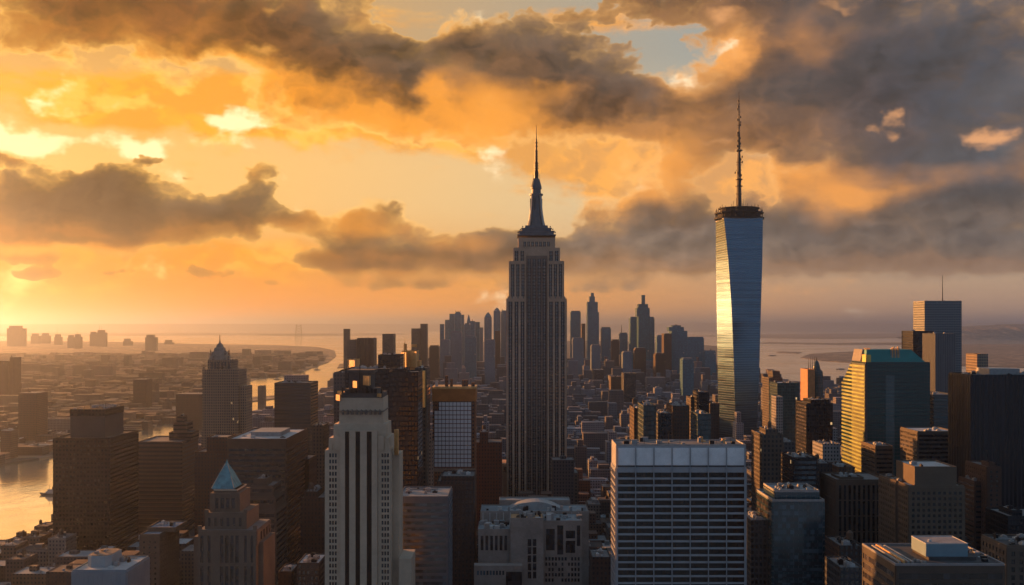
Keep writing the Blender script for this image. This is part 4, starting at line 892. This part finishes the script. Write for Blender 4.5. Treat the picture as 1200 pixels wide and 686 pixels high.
# centre left
tower('plain left one of the grey pair above the cream tower crown', 2500, 50, [(406.5, 418, 399)], GREY, units=2)
tower('ribbed right one of the grey pair above the cream tower crown', 2480, 55, [(418.5, 438, 397)], RIBB, units=5)
tower('low building glowing orange under the grey pair', 2200, 40, [(407, 418.5, 422)], GLD, name='low_block', cat='block', units=1)  # stands for the sunlit base of the pair, its glow put into the colour
tower('thin slate tower left of the grey pair, by the water', 3600, 30, [(402.5, 409, 386)], GREYD, units=0)
tower('plain slate tower with a flat top, between the grey pair and the twin slate towers', 3000, 60, [(448, 461, 392)], GREYD, units=0)
tower('shorter one of the twin slate towers rising out of the bay', 4000, 60, [(482, 492, 385.5)], GREYD, units=1)
tower('taller one of the twin slate towers rising out of the bay', 4020, 60, [(492.6, 500, 380)], GREYD, units=0)
tower('black cube-topped block right above the cream tower', 1300, 46, [(443, 469, 417)], DARKG, units=3)
tower('broad black block behind the crown of the cream tower', 900, 44, [(404, 456, 434)], DARKG, units=8)
tower('grey block with a small lit parapet, left of the cream tower crown', 1100, 40, [(391, 408.5, 438), (389, 410, 462, -4, 0)][:1], GREY, units=3)
tower('black tower with uneven roof blocks, right of the cream tower', 850, 42, [(456, 490, 438), (460, 476, 434, 4, 6)], DARKG, units=7, ant=((474, 402, .5),))
tower('small tower with a golden open crown above the black tower', 1900, 40, [(468, 492, 424), (471, 489, 412, 4, 4), (473, 476.5, 404, 8, 26), (482, 488, 407, 8, 20)], GLD, units=3, ant=((474.5, 396, .5),))  # golden crown: orange sunlight put into the wall colour
tower('slim tower with a gilded upright strip on its front, right of the black tower', 960, 40, [(486, 500, 433)], TAN, units=2)  # the gilded strip is sunlight, put into an added orange wedge
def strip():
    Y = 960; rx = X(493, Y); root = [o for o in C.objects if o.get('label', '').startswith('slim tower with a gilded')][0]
    sunfin(root, 'sun_strip_wedge', plain('sunlit_strip_orange', (.85, .50, .16), .5, .1, var=.2), X(491, Y) - rx, X(498.5, Y) - rx, -20.1, Z(477, Y), Z(434.5, Y))  # added wedge, sunlit strip put into its orange colour and slant
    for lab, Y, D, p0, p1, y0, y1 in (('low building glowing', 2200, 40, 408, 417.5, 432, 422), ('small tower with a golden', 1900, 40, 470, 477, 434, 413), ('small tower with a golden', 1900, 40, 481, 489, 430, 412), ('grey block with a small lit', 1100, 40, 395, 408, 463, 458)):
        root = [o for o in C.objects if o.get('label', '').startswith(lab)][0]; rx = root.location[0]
        sunfin(root, 'sun_bay_wedge', COPPER, X(p0, Y) - rx, X(p1, Y) - rx, -D / 2 - .1, Z(y0, Y), Z(y1, Y))  # added wedges standing in for sunlit patches of wall
strip()
tower('pink speckled block beside the white gridded glass front', 985, 34, [(488, 507, 520), (491, 506, 508, 6, 6)], ORNG, units=4)
tower('bluish grey banded block right of the foot of the cream tower', 700, 44, [(466.5, 525, 584)], plain('blue_grey_wall', (.085, .11, .135), .75, var=.2), roof=UNIT, units=5, rel=rel('bands', floor=3.85, fv=.52, head=3.2, d=.5, win=GLASSB))
tower('brown-black tower block in shade between the banded block and the terraces', 830, 50, [(512, 556, 566), (517, 556, 560, 8, 8)], BRICKD, units=5)
tower('dim brick building behind the brown-black block', 1080, 40, [(556, 588, 520), (562, 572, 508, 8, 8)], BRICK, units=5, tanks=1)
tower('small stepped stone building against the left foot of the spire tower', 1180, 34, [(566, 588, 556), (574, 588, 538, 5, 5)], TAN, units=3)
tower('narrow ribbed tower against the right foot of the spire tower', 1190, 34, [(672, 678, 556)], TAN, units=1)
# centre right
tower('slim tower with one orange edge standing alone in the low streets', 2900, 60, [(716, 728, 442)], BRICK, units=2)
tower('slim slate tower just right of the orange edged tower', 2700, 60, [(731, 745, 438)], GREYD, units=2)
tower('squat dark block standing in the low streets right of the spire tower', 3200, 90, [(696, 708, 434)], GREYD, units=1)
tower('dark teal block framed by a pale upright line, behind the left of the gridded slab', 900, 40, [(754, 769, 477)], TEALF, units=4)
tower('small brown block behind the left corner of the gridded slab', 960, 36, [(743, 753.5, 480)], BRICK, units=4, tanks=1)
tower('low dark block between the teal block and the brown one behind the gridded slab', 1000, 36, [(771, 787, 486)], GREYD, units=6)
tower('brown apartment block with an orange side behind the middle of the gridded slab', 1050, 40, [(788, 808, 477)], BRICK, units=5)
tower('thin tan block with a bright edge behind the gridded slab', 1150, 30, [(809.5, 818, 467)], TAN, units=2)
tower('black tower with a flat dark cap, left of the twisting glass tower', 1120, 38, [(819, 831, 461)], DARKG, units=1)
tower('small teal glass block low in front of the black capped tower', 860, 34, [(817.5, 833, 487)], TEALF, units=3)
tower('dim brown block at the foot of the twisting glass tower', 1300, 40, [(832, 843, 474)], BRICKD, units=2)
# the far skyline, farther downtown
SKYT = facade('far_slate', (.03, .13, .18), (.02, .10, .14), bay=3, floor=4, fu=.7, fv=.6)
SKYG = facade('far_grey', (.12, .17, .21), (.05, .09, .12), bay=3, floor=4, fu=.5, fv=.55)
sky = [('slate needle block at the left end of the far skyline', 515.5, 520, 380, 4600, SKYT, ()), ('low shouldered tower at the left of the far skyline', 521.5, 527, 375, 5200, SKYT, ()),
 ('broad tower with a flat top, left in the far skyline', 526.6, 532.6, 368, 5000, SKYT, ()), ('tall tower with three roof posts in the far skyline', 533, 540, 365.5, 4800, SKYT, ((534, 363.5, 1.2), (537, 364, 1.2), (539.4, 363.6, 1.2))),
 ('thin tower right behind the three-post tower', 540.5, 543.6, 369, 5300, SKYT, ()), ('wide block with a plain roof under the thin spire tower', 544, 550.8, 379, 4700, SKYT, ()),
 ('slate tower with a small peak, fourth from the left group of the far skyline', 551, 556.4, 376.5, 4500, SKYT, ((553.4, 374, 1.6),)), ('flat slate tower just right of the small peak', 556.6, 562, 377.5, 4900, SKYT, ()),
 ('low hazy tower closing the left group of the far skyline', 562.3, 566, 384, 5200, SKYG, ()), ('hazy block with a red tinge between the two skyline groups', 580, 586, 388, 4300, BRICK, ()),
 ('flat hazy tower touching the spire tower on its left', 587, 597, 364, 5000, SKYG, ((588.5, 362.5, 1.5),)),
 ('plain slate tower right of the spire tower', 668.7, 680.6, 364.5, 4600, SKYT, ()), ('thin brown block behind the plain slate tower', 681.5, 686, 379.5, 5000, BRICK, ()),
 ('square slate block right of the stepped needle tower', 705, 716, 383.5, 4500, SKYT, ()), ('low brown block in the gap of the far skyline', 717, 726, 398, 4200, BRICK, ()),
 ('slate block with a single mast, left of the big teal tower', 726.5, 735.5, 390, 4400, SKYT, ((728.4, 381, 1.5),)), ('left shoulder tower of the big teal tower', 738.6, 748, 371.5, 4300, SKYT, ()),
 ('right shoulder tower of the big teal tower', 759, 767, 371.5, 4300, SKYT, ()), ('small rounded block right of the big teal tower', 769.8, 777, 393, 4800, SKYT, ()),
 ('broad dark block with chamfered corners in the right of the far skyline', 805.7, 825, 395, 3900, SKYT, ()), ('low dark block next to the twisting glass tower in the far skyline', 826, 839, 411, 3800, SKYT, ((833, 408.5, 2),)),
 ('slate block behind the foot of the plain slate tower', 671, 684, 396, 4000, SKYG, ()), ('mid height hazy block below the stepped needle tower', 693, 704, 404, 3700, SKYG, ()),
 ('hazy brick block under the low brown block', 744, 757, 408, 3600, BRICK, ()), ('hazy grey block below the left shoulder tower', 730, 741, 412, 3300, SKYG, ()),
 ('slate block rising in front of the broad dark block', 800, 813, 420, 2900, SKYT, ()), ('hazy brown block below the small rounded block', 768, 780, 414, 3400, BRICK, ()),
 ('far grey block under the three-post tower', 528, 541, 388, 4000, SKYG, ()), ('dim slate block low in the left skyline group', 545, 558, 394, 3700, SKYT, ()),
 ('hazy brick block low at the left of the skyline', 503, 514, 405, 3600, BRICK, ()), ('pale hazy block in front of the domed tower', 568, 580, 398, 3500, SKYG, ()), ('grey block low in the left skyline with a stepped roof', 516, 527, 398, 3900, SKYG, ())]
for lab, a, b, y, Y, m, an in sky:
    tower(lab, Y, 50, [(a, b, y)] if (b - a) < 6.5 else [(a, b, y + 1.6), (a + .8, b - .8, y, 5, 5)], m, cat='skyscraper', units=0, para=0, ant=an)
tower('slate tower with a pointed cap, alone between the skyline groups', 4700, 60, [(567.5, 576, 372)], SKYG, cat='skyscraper', units=0, para=0)
tower('peaked slate tower next to the spire tower, highest of its skyline group', 4900, 60, [(578.4, 586.5, 365)], SKYT, cat='skyscraper', units=0, para=0)
def cap(lab, Y, p0, p1, y0, y1, m):
    root = [o for o in C.objects if o.get('label', '') == lab][0]; c = X((p0 + p1) / 2, Y) - root.location[0]; a = X(p1, Y) - X((p0 + p1) / 2, Y)
    MB().sq(c, 0, [(a, 26, Z(y0, Y) + .3), (a * .6, 16, Z((y0 * .4 + y1 * .6), Y)), (1, 1, Z(y1, Y))]).build('pointed_cap', m, root)
cap('slate tower with a pointed cap, alone between the skyline groups', 4700, 567.7, 575.8, 372, 366, SKYT)
cap('peaked slate tower next to the spire tower, highest of its skyline group', 4900, 578.6, 586, 365, 360.5, SKYT)
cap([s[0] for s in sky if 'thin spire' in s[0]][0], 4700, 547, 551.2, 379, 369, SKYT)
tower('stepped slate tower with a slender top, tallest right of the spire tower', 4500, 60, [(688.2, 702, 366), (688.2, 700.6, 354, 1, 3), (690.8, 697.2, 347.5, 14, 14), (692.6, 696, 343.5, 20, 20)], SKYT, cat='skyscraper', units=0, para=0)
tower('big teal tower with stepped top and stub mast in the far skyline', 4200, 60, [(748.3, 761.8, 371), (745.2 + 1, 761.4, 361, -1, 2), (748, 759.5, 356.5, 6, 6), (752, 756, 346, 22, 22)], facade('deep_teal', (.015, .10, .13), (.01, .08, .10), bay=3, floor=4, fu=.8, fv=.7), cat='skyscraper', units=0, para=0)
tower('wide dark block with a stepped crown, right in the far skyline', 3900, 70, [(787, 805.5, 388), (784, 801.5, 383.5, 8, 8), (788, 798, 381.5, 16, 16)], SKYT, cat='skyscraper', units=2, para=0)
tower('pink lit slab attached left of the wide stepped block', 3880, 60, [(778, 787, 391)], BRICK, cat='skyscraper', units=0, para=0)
# right
tower('tan slab with a raised cap, right of the twisting glass tower', 1700, 44, [(901, 917, 443.5), (905.5, 914, 436, 6, 6)], TAN, units=1)
tower('teal glass block with a pale top, beside the tan slab', 1500, 46, [(911, 936.5, 450)], TEALF, roof=PALE, units=5)
tower('white ribbed narrow block in front of the teal glass block', 1420, 26, [(909.5, 917.5, 466)], PALEF, units=1)
tower('slim tower behind glowing orange scaffold posts, above the water', 1600, 40, [(946.5, 955, 434)], plain('sunlit_lattice_orange', (.42, .17, .06), .6, var=.5, scale=.2), units=0, ant=((947.5, 420, .5), (949.8, 418, .5), (952, 419, .5), (954.4, 418, .5)))  # sunlight on the lattice put into the orange wall colour
def dome_tower():
    Y = 1590; rx = X(961.5, Y); root = empty('rounded_tower', 'rounded teal tower stuck to the orange scaffold posts, above the water', 'tower', (rx, Y + 20, 0))
    k = Y / FP; MB().lathe(0, 0, [(7.4 * k, 0), (7.4 * k, Z(441, Y)), (6.9 * k, Z(436, Y)), (4.4 * k, Z(433.5, Y)), (3.6 * k, Z(429, Y)), (2.2 * k, Z(425, Y)), (.8 * k, Z(423, Y))], 16).build('glass_body', TEALF, root)
    MB().bar((0, 0, Z(424, Y)), (0, 0, Z(419.5, Y)), .5).build('antenna', STEEL, root); FOOT.append((X(953, Y), X(970, Y), Y, Y + 40))
dome_tower()
tower('black tower with a banded flank, left of the green glass tower', 1150, 44, [(945.5, 976, 474), (950, 972, 470, 6, 8)], DARKG, units=6, rel=rel('bands', faces='L', floor=3.8, fv=.5, d=.6, head=2))
tower('tan block with an orange edge and ragged roof, right of the gridded slab', 900, 40, [(893, 918, 511), (897, 912, 505, 8, 10)], TAN, units=8, tanks=1)
tower('slate block with open window frames beside the gridded slab', 980, 40, [(918.5, 932, 520)], GREY, units=4)
tower('flat dark block with thin bands in front of the black tower', 820, 36, [(929, 958, 538)], DARKG, units=6, rel=rel('bands', faces='F', floor=3.8, fv=.55, d=.4, head=1.5, win=GLASSB))
tower('pale speckled block left of the green glass tower foot', 1080, 36, [(964, 985, 522)], PALEF, units=5)
tower('low orange sided block with a dark front under the green glass tower', 960, 34, [(982, 1002, 549)], BRICK, units=4)
tower('brown shoulder block with roof frames, left of the low orange sided block', 930, 34, [(958.5, 975, 545)], BRICKD, units=7, tanks=1)
tower('small block with a bright peach left face below the green glass tower', 1050, 42, [(1026, 1046.5, 524)], plain('peach_brown', (0.112, 0.076, 0.053), .8, var=.25), units=3, rel=rel('bands', floor=4.2, fv=.45, head=2, d=.4))
tower('banded slate block with a peach left face beside the ribbed dark tower', 1000, 44, [(1075.5, 1121, 507)], plain('slate_peach', (0.086, 0.066, 0.053), .75, var=.25), roof=PALE, units=2, rel=rel('bands', floor=3.9, fv=.55, head=2, d=.5))
tower('teal banded office tower behind the slate block with the peach face', 1250, 60, [(1094, 1122, 464)], facade('teal_bands', (.10, .11, .11), (.012, .03, .034), bay=60, floor=4, fu=1, fv=.55), units=3)
tower('bluish grey glass tower with a thin mast, tallest at far right', 1900, 54, [(1083.5, 1127, 353.5)], lattice('greyblue_glass', (.07, .09, .10), (.04, .065, .08), 3.0, 4.2, .22, .3, rough=.18, metal=.15), cat='skyscraper', units=4, ant=((1104.5, 323, .9),))
tower('black slab in front of the tall masted glass tower', 1700, 50, [(1070, 1094.5, 389)], DARKG, units=1)
tower('ribbed slate tower before the tall masted glass tower', 1600, 50, [(1096, 1120, 392)], facade('ribbed_slate', (.10, .105, .11), (.03, .04, .048), bay=2.6, floor=60, fu=.5, fv=1), units=2)
tower('huge black tower with brown ribs on its flank, at the right edge', 900, 46, [(1138.5, 1222, 441)], RIBB, cat='skyscraper', roof=DARKR, units=9, big=True, rel=rel('strips', one=True, faces='L', bay=3.6, fu=.45, head=12, d=1.0, winl=GLASS))
tower('small roof tower with an orange left face above the huge black tower', 1400, 34, [(1145, 1158, 416)], facade('grey_ochre', (.26, .19, .13), bay=3, floor=3.6, fu=.5, fv=.5), units=1)
tower('stone block with a tall attic and orange lit left windows, lower right', 720, 44, [(1065, 1130, 571), (1072, 1121, 549, 3, 6)], plain('warm_stone', (0.125, 0.092, 0.066), .8, var=.25, scale=.06), roof=PALE, units=1, rel=rel('grid', bay=3.6, fu=.55, fv=.55, floor=3.7, head=3, d=.6))
tower('lower side wing with an orange flank, beside the stone attic block', 740, 34, [(1050, 1064, 566)], plain('warm_stone_b', (0.125, 0.092, 0.066), .8, var=.25), units=2, rel=rel('grid', faces='FL', bay=3.6, fu=.5, fv=.55, floor=3.7, head=2, d=.5))
tower('brown slab with an orange striped left side, beside the teal glass building', 800, 40, [(980, 1039, 564), (984, 1012, 561, 8, 10)], plain('brown_stone', (0.092, 0.063, 0.046), .8, var=.25, scale=.06), units=7, tanks=1, rel=rel('strips', floor=3.8, run=3, bay=3.6, fu=.5, head=3, d=.6))
tower('teal glass building with a pale framed roof, right of the gridded slab', 680, 44, [(905, 966, 588), (908, 960, 577, 5, 8)], lattice('teal_office_glass', (.018, .042, .055), (.010, .045, .062), 3.0, 3.9, .1, .3, rough=.12, metal=.1), roof=TERR, units=8, para=1.4, trim=UNIT, rel=rel('bands', floor=3.9, fv=.66, head=2, d=.35, win=GLASSB))
tower('low grey annex between the gridded slab and the teal glass building', 690, 36, [(880, 903, 612)], GREYD, name='low_block', cat='block', units=7)
tower('brick tower with a small roof cabin, below the huge black tower', 850, 40, [(1156.5, 1173, 549), (1159, 1166, 544, 6, 20)], plain('russet_brick', (0.079, 0.041, 0.028), .8, var=.3, scale=.08), units=1, rel=rel('grid', bay=4, fu=.4, fv=.45, floor=3.6, head=2, d=.4))
tower('lower brick step left of the cabin topped brick tower', 860, 30, [(1142, 1155.5, 566)], plain('russet_brick_b', (0.079, 0.041, 0.028), .8, var=.3, scale=.08), units=2, rel=rel('bands', faces='FL', floor=4, fv=.4, head=2, d=.3))
tower('low tan building with dark skylights at the right edge', 560, 30, [(1180, 1232, 642)], TANP, name='low_block', cat='block', roof=DARKR, units=8, rel=rel('grid', bay=4, fu=.45, fv=.6, floor=4, head=2, d=.4))
tower('dark block with a pale roof cabin at the right edge, under the huge black tower', 720, 34, [(1181, 1230, 607), (1186, 1198, 600, 6, 8)], DARKG, name='low_block', cat='block', units=3)
tower('shadowed block below the brown slab, lower right', 640, 30, [(984, 1012, 642)], BRICKD, name='low_block', cat='block', units=8, tanks=1)
tower('dark low block with a pale roof vent, left of the wide dark roof', 560, 28, [(985, 1012, 668)], GREYD, name='low_block', cat='block', units=6)
tower('dark flank block in the shade left of the gridded slab', 760, 30, [(694, 716, 655)], BRICKD, name='low_block', cat='block', units=6)
# left, far across the river
for lab, a, b, y, Y, an in (('broad hazy block at the far left horizon', 8, 29, 382, 5600, ()), ('faint low block right of the broad hazy one', 36, 46, 391, 6400, ()), ('faint wide block with a domed roof line, far left', 48, 58, 390.5, 6500, ()),
  ('slim hazy tower with a tall aerial, far left', 63.5, 71.5, 392, 6000, ((67, 384, 1.2),)), ('hazy block left of the pale twin, far left across the river', 79, 86.5, 393, 5200, ()), ('hazy pointed tower of the far left pair', 87, 94.5, 392, 5000, ((90.5, 388.5, 1.5),)),
  ('tall hazy block with roof posts on the far left skyline', 113, 124, 387, 5500, ((116.5, 381.5, 1.4), (119, 383, 1.2))), ('low shoulder of the hazy block with roof posts', 105, 113, 389, 5600, ()), ('flat faint block near the far water', 144, 154, 397, 5800, ()),
  ('dark little tower near the far water', 170, 183, 392.5, 4600, ()), ('faint slab right of the dark little tower', 192, 203, 398.5, 6200, ()), ('brown block at the left edge across the river', -12, 10, 423, 3300, ()),
  ('brown turret next to the block at the left edge', 11.5, 16, 419, 3250, ((13.5, 416, 1.2),)), ('dark slim tower before the river at the left', 21.5, 43, 461, 2100, ((33, 454.5, .8),)), ('squat hazy block in the middle of the far bank', 156, 171, 445, 2900, ()),
  ('broad low slab on the far bank behind the tan block', 206, 237, 462, 2350, ())):
    Y = Y * 2.1 if Y > 4000 else Y
    tower(lab, Y, 50, [(a, b, y + 3), (a + (b - a) * .12, b - (b - a) * .2, y, 6, 6)] if Y > 4000 and b - a > 7 else [(a, b, y)], BRICK if Y < 4000 else TAN, cat='tower', units=1 if Y < 4000 else 0, para=0, ant=an)
tower('small grey block on the little pier beside the river', 3000, 30, [(302, 309, 453)], GREY, name='low_block', cat='block', units=1)

# ------------------------------------------------------------------ the carpet of low streets
def carpet():
    rng = random.Random(77); M = [(p[0], p[1]) for p in MAN]; NJP = [G(*p) for p in ((-200, 565), (0, 549), (62, 539), (165, 508), (200, 497), (240, 490), (262, 474), (285, 452), (310, 444), (350, 439), (380, 428), (388, 418), (372, 411), (230, 408), (-300, 408))]
    def inside(x, y, P):
        c = False; n = len(P); j = n - 1
        for i in range(n):
            if (P[i][1] > y) != (P[j][1] > y) and x < (P[j][0] - P[i][0]) * (y - P[i][1]) / (P[j][1] - P[i][1]) + P[i][0]: c = not c
            j = i
        return c
    def free(x0, x1, y0, y1):
        return all(x1 < f[0] or x0 > f[1] or y1 < f[2] or y0 > f[3] for f in FOOT)
    def hidden(x0, x1, y, h):
        a, b, t = CX + x0 / y * FP, CX + x1 / y * FP, HY + (CZ - h) / y * FP
        return t > 690 or b < -15 or a > 1215 or any(o[3] < y and a > o[0] + 8 and b < o[1] - 8 and t > o[2] + 8 for o in OCC)
    lots = []
    y = 720.0
    while y < 5200:
        s = 1.0 if y < 1900 else 1.0 + (y - 1900) / 3600; dep = 30 * s; half = y * .50 + 120; x = -half + rng.uniform(0, 30)
        while x < half:
            w = rng.choice((13, 17, 22, 28, 40)) * s; cx = x + w / 2
            if inside(cx, y + dep / 2, M) and inside(x, y, M) and inside(x + w, y, M):
                p = CX + cx / y * FP
                h = rng.lognormvariate(math.log(24), .42)
                if y > 2200: h += 70 * rng.random() ** 2.2 * math.exp(-((p - 690) / 190) ** 2) * min(1, (y - 2200) / 1500)
                if y < 1500 and p > 880: h *= 1.5
                if p < 480 and y < 1800: h *= .8
                h = min(h, CZ - 40 - max(0, (1000 - y) * .2))
                d = dep * rng.uniform(.82, 1.0)
                if free(x, x + w, y, y + d): lots.append((x, x + w - rng.uniform(0, 1.5), y, y + d, h, 'm'))
            x += w + (12 * s if rng.random() < .16 else 0)
        y += dep + 11 * s
    y = 1500.0
    while y < 8500:
        s = 1.0 + (y - 1500) / 6500; dep = 34 * s; x = -y * .52 - 100
        while x < 0:
            w = rng.choice((14, 18, 24, 30, 44, 70)) * s
            if rng.random() < .8 and inside(x, y, NJP) and inside(x + w, y + dep, NJP):
                h = rng.lognormvariate(math.log(9.5), .5)
                if rng.random() < .025: h += rng.uniform(10, 48)
                if free(x, x + w, y, y + dep): lots.append((x, x + w * .86, y, y + dep * .8, h, 'n'))
            x += w + (rng.uniform(8, 30) if rng.random() < .2 else 0)
        y += dep * 1.3
    vis = [l for l in lots if not hidden(l[0], l[1], l[2], l[4])]
    vis.sort(key=lambda l: l[2]); near = [l for l in vis if l[5] == 'm'][:225] + [l for l in vis if l[5] == 'n'][:60]
    ns = set(id(l) for l in near); rest = [l for l in lots if id(l) not in ns]
    looks = [('brick', 'brown brick', (0.072, 0.040, 0.027)), ('tan', 'tan stone', (0.108, 0.083, 0.065)), ('grey', 'grey', (0.065, 0.066, 0.071)), ('dark', 'dark slate', (0.024, 0.026, 0.030)), ('pale', 'pale rendered', (0.173, 0.162, 0.151))]
    fm = {k: facade('low_' + k, c, bay=2.9, floor=3.4, fu=.45, fv=.5, lit=.002, isl=.3) for k, _, c in looks}
    roofs = [ROOF, DARKR, PALE, plain('brown_felt', (.13, .10, .085), .9, var=.5), TERR, ROOF]
    for (x0, x1, y0, y1, h, side) in near:
        k, word, _ = rng.choices(looks, (4, 3, 3, 4, 2))[0]; w, d = (x1 - x0) / 2, (y1 - y0) / 2; p = CX + (x0 + w) / y0 * FP; wt = False; nb = rng.random() < .85
        zone = ('across the river at left' if side == 'n' else 'in the streets at lower left' if p < 380 else 'in the streets left of the spire tower' if p < 590 else 'in the street carpet right of the spire tower' if p < 722 else 'in the streets behind the gridded slab' if p < 890 else 'among the towers at lower right')
        wt = y0 < 1500 and side == 'm' and rng.random() < .3
        lab = f"low {word} block {'with a tank ' if wt else ''}{zone}"
        root = empty('low_block', lab, 'block', (x0 + w, y0 + d, 0), f"low {word} blocks {'with water tanks ' if wt else ''}{zone}")
        wl = MB().box(-w, w, -d, d, 0, h)
        step = rng.random() < .35 and w > 8
        if step: a = w * rng.uniform(.1, .5); hh = h + rng.uniform(3, 14); wl.box(-w + a, w - rng.uniform(0, w * .5), -d * rng.uniform(.2, .8), d * .9, h, hh)
        wl.build('wall', fm[k], root)
        rm = rng.choice(roofs); MB().box(-w + .35, w - .35, -d + .35, d - .35, h - .1, h + .2).build('roof', rm, root)
        ring(-w, w, -d, d, h, h + rng.uniform(.5, 1.2), .34).build('parapet', fm[k], root)
        if nb and not step:
            a = rng.uniform(-w * .4, w * .4); b = rng.uniform(-d * .4, d * .5); s = rng.uniform(1.6, 3.6); MB().box(a - s, a + s, b - s, b + s, h + .2, h + rng.uniform(2.5, 5)).build('bulkhead', rng.choice((fm[k], UNIT, ROOF)), root)
        for _ in range(rng.randint(1, 4)):
            a, b, s = rng.uniform(-w + 1.5, w - 1.5), rng.uniform(-d + 1.5, d - 1.5), rng.uniform(.5, 1.5); MB().box(a - s, a + s, b - s * .8, b + s * .8, h + .2, h + rng.uniform(.9, 2.0)).build('rooftop_unit', rng.choice((UNIT, PALE)), root)
        if wt: tank(root, rng.uniform(-w * .5, w * .5), rng.uniform(-d * .6, d * .2), h + .2, rng.uniform(.75, 1.1))
    far = MB(); bank = MB()
    for (x0, x1, y0, y1, h, side) in rest:
        m = far if side == 'm' else bank; m.box(x0, x1, y0, y1, 0, h)
        if h > 18 and y0 < 4200 and rng.random() < .6:
            a = (x1 - x0) * rng.uniform(.1, .3); b = (y1 - y0) * rng.uniform(.1, .3); m.box(x0 + a, x1 - a * 1.4, y0 + b, y1 - b, h, h * rng.uniform(1.05, 1.3))
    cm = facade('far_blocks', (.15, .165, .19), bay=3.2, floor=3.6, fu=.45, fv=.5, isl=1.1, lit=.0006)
    for mb, lab, cm in ((far, 'endless small blocks of the distant low streets', cm), (bank, 'scattered low roofs on the far bank of the river', facade('bank_blocks', (.10, .07, .05), bay=3.2, floor=3.6, fu=.45, fv=.5, isl=1.1, lit=.0006))):
        o = mb.build('distant_buildings', cm); tag(o, lab, 'buildings'); kind(o, 'stuff')
    print('lots', len(lots), 'visible', len(vis), 'individual', len(near), 'rest', len(rest))
carpet()

# ------------------------------------------------------------------ boats and the far bridge
def boat(px, py, L, label, rz, big=False):
    x, y = G(px, py); root = empty('boat', label, 'boat', (x, y, 0), None, rz)
    h = MB(); n = []
    for z, k in ((-.5, .82), (1.2, .95), (2.4, 1.0)):
        n.append([(-L / 2 * k, -L * .1 * k, z), (L * .3 * k, -L * .11 * k, z), (L / 2 * k, 0, z + (.9 if z > 1 else 0)), (L * .3 * k, L * .11 * k, z), (-L / 2 * k, L * .1 * k, z)])
    h.loft(n); h.build('hull', plain('hull_paint', (.06, .055, .06), .5), root)
    c = MB().box(-L * .36, L * .16, -L * .08, L * .08, 2.3, 5.2); c.build('cabin', plain('cabin_paint', (.40, .38, .36), .6), root)
    if big:
        MB().box(-L * .26, L * .08, -L * .06, L * .06, 5.2, 7.8).build('upper_deck', plain('cabin_paint', (.4, .38, .36)), root)
        MB().box(-L * .2, -L * .13, -1.2, 1.2, 7.8, 11.5).build('funnel', STEEL, root)
        MB().box(-L * .355, L * .15, -L * .0805, -L * .079, 3.2, 4.4).build('window_band', GLASS, root)
    MB().bar((L * .02, 0, 5), (L * .02, 0, 14 if big else 9), .22).build('mast', STEEL, root)
boat(58.5, 580.5, 30, 'grey ferry with a mast on the golden river at lower left', R(172), True)
boat(325, 445, 34, 'small dark boat on the river behind the grey slab', R(20))
boat(372, 434, 40, 'little boat near the bend of the river', R(-30))
boat(905, 417, 70, 'dark barge on the bay right of the twisting glass tower', R(10))
boat(985, 433, 46, 'small ship on the bay left of the green glass tower', R(170))
boat(470, 398.5, 90, 'tiny ship out on the far bay between the slate towers', R(5))
def bridge():
    Y = 20000.0; root = empty('lattice_bridge_tower', 'faint lattice bridge tower on the far horizon, left of centre', 'bridge tower', (X(350, Y), Y, 0)); m = MB(); k = FP / Y
    for s in (-1, 1):
        m.bar((s * 4 / k, 0, 0), (s * 2.6 / k, 0, Z(380.5, Y)), 6)
        for i in range(5):
            z0, z1 = Z(396 - 3 * i, Y), Z(393 - 3 * i, Y); m.bar((-s * 3.4 / k, 0, z0), (s * 3.2 / k, 0, z1), 3.5)
    m.build('leg_frame', STEEL, root); MB().box(-46 / k, 46 / k, -12, 12, Z(392.6, Y), Z(392.2, Y)).build('deck', STEEL, root)
bridge()

# ------------------------------------------------------------------ air
def haze():
    m = bpy.data.materials.new('haze_air'); m.use_nodes = True; t = m.node_tree; t.nodes.clear(); g = NT(t)
    o = g.n('ShaderNodeOutputMaterial'); v = g.n('ShaderNodeVolumePrincipled'); t.links.new(v.outputs[0], o.inputs['Volume'])
    v.inputs['Color'].default_value = (.50, .60, .84, 1); v.inputs['Density'].default_value = HAZE; v.inputs['Anisotropy'].default_value = .87
    mb = MB(); s = 320000.0; mb.box(-s, s, -s, s, -2.0, 690.0); o2 = mb.build('haze', m); kind(o2, 'stuff')
    o2['label'] = 'warm evening haze over the whole city'; o2['category'] = 'haze'
haze()
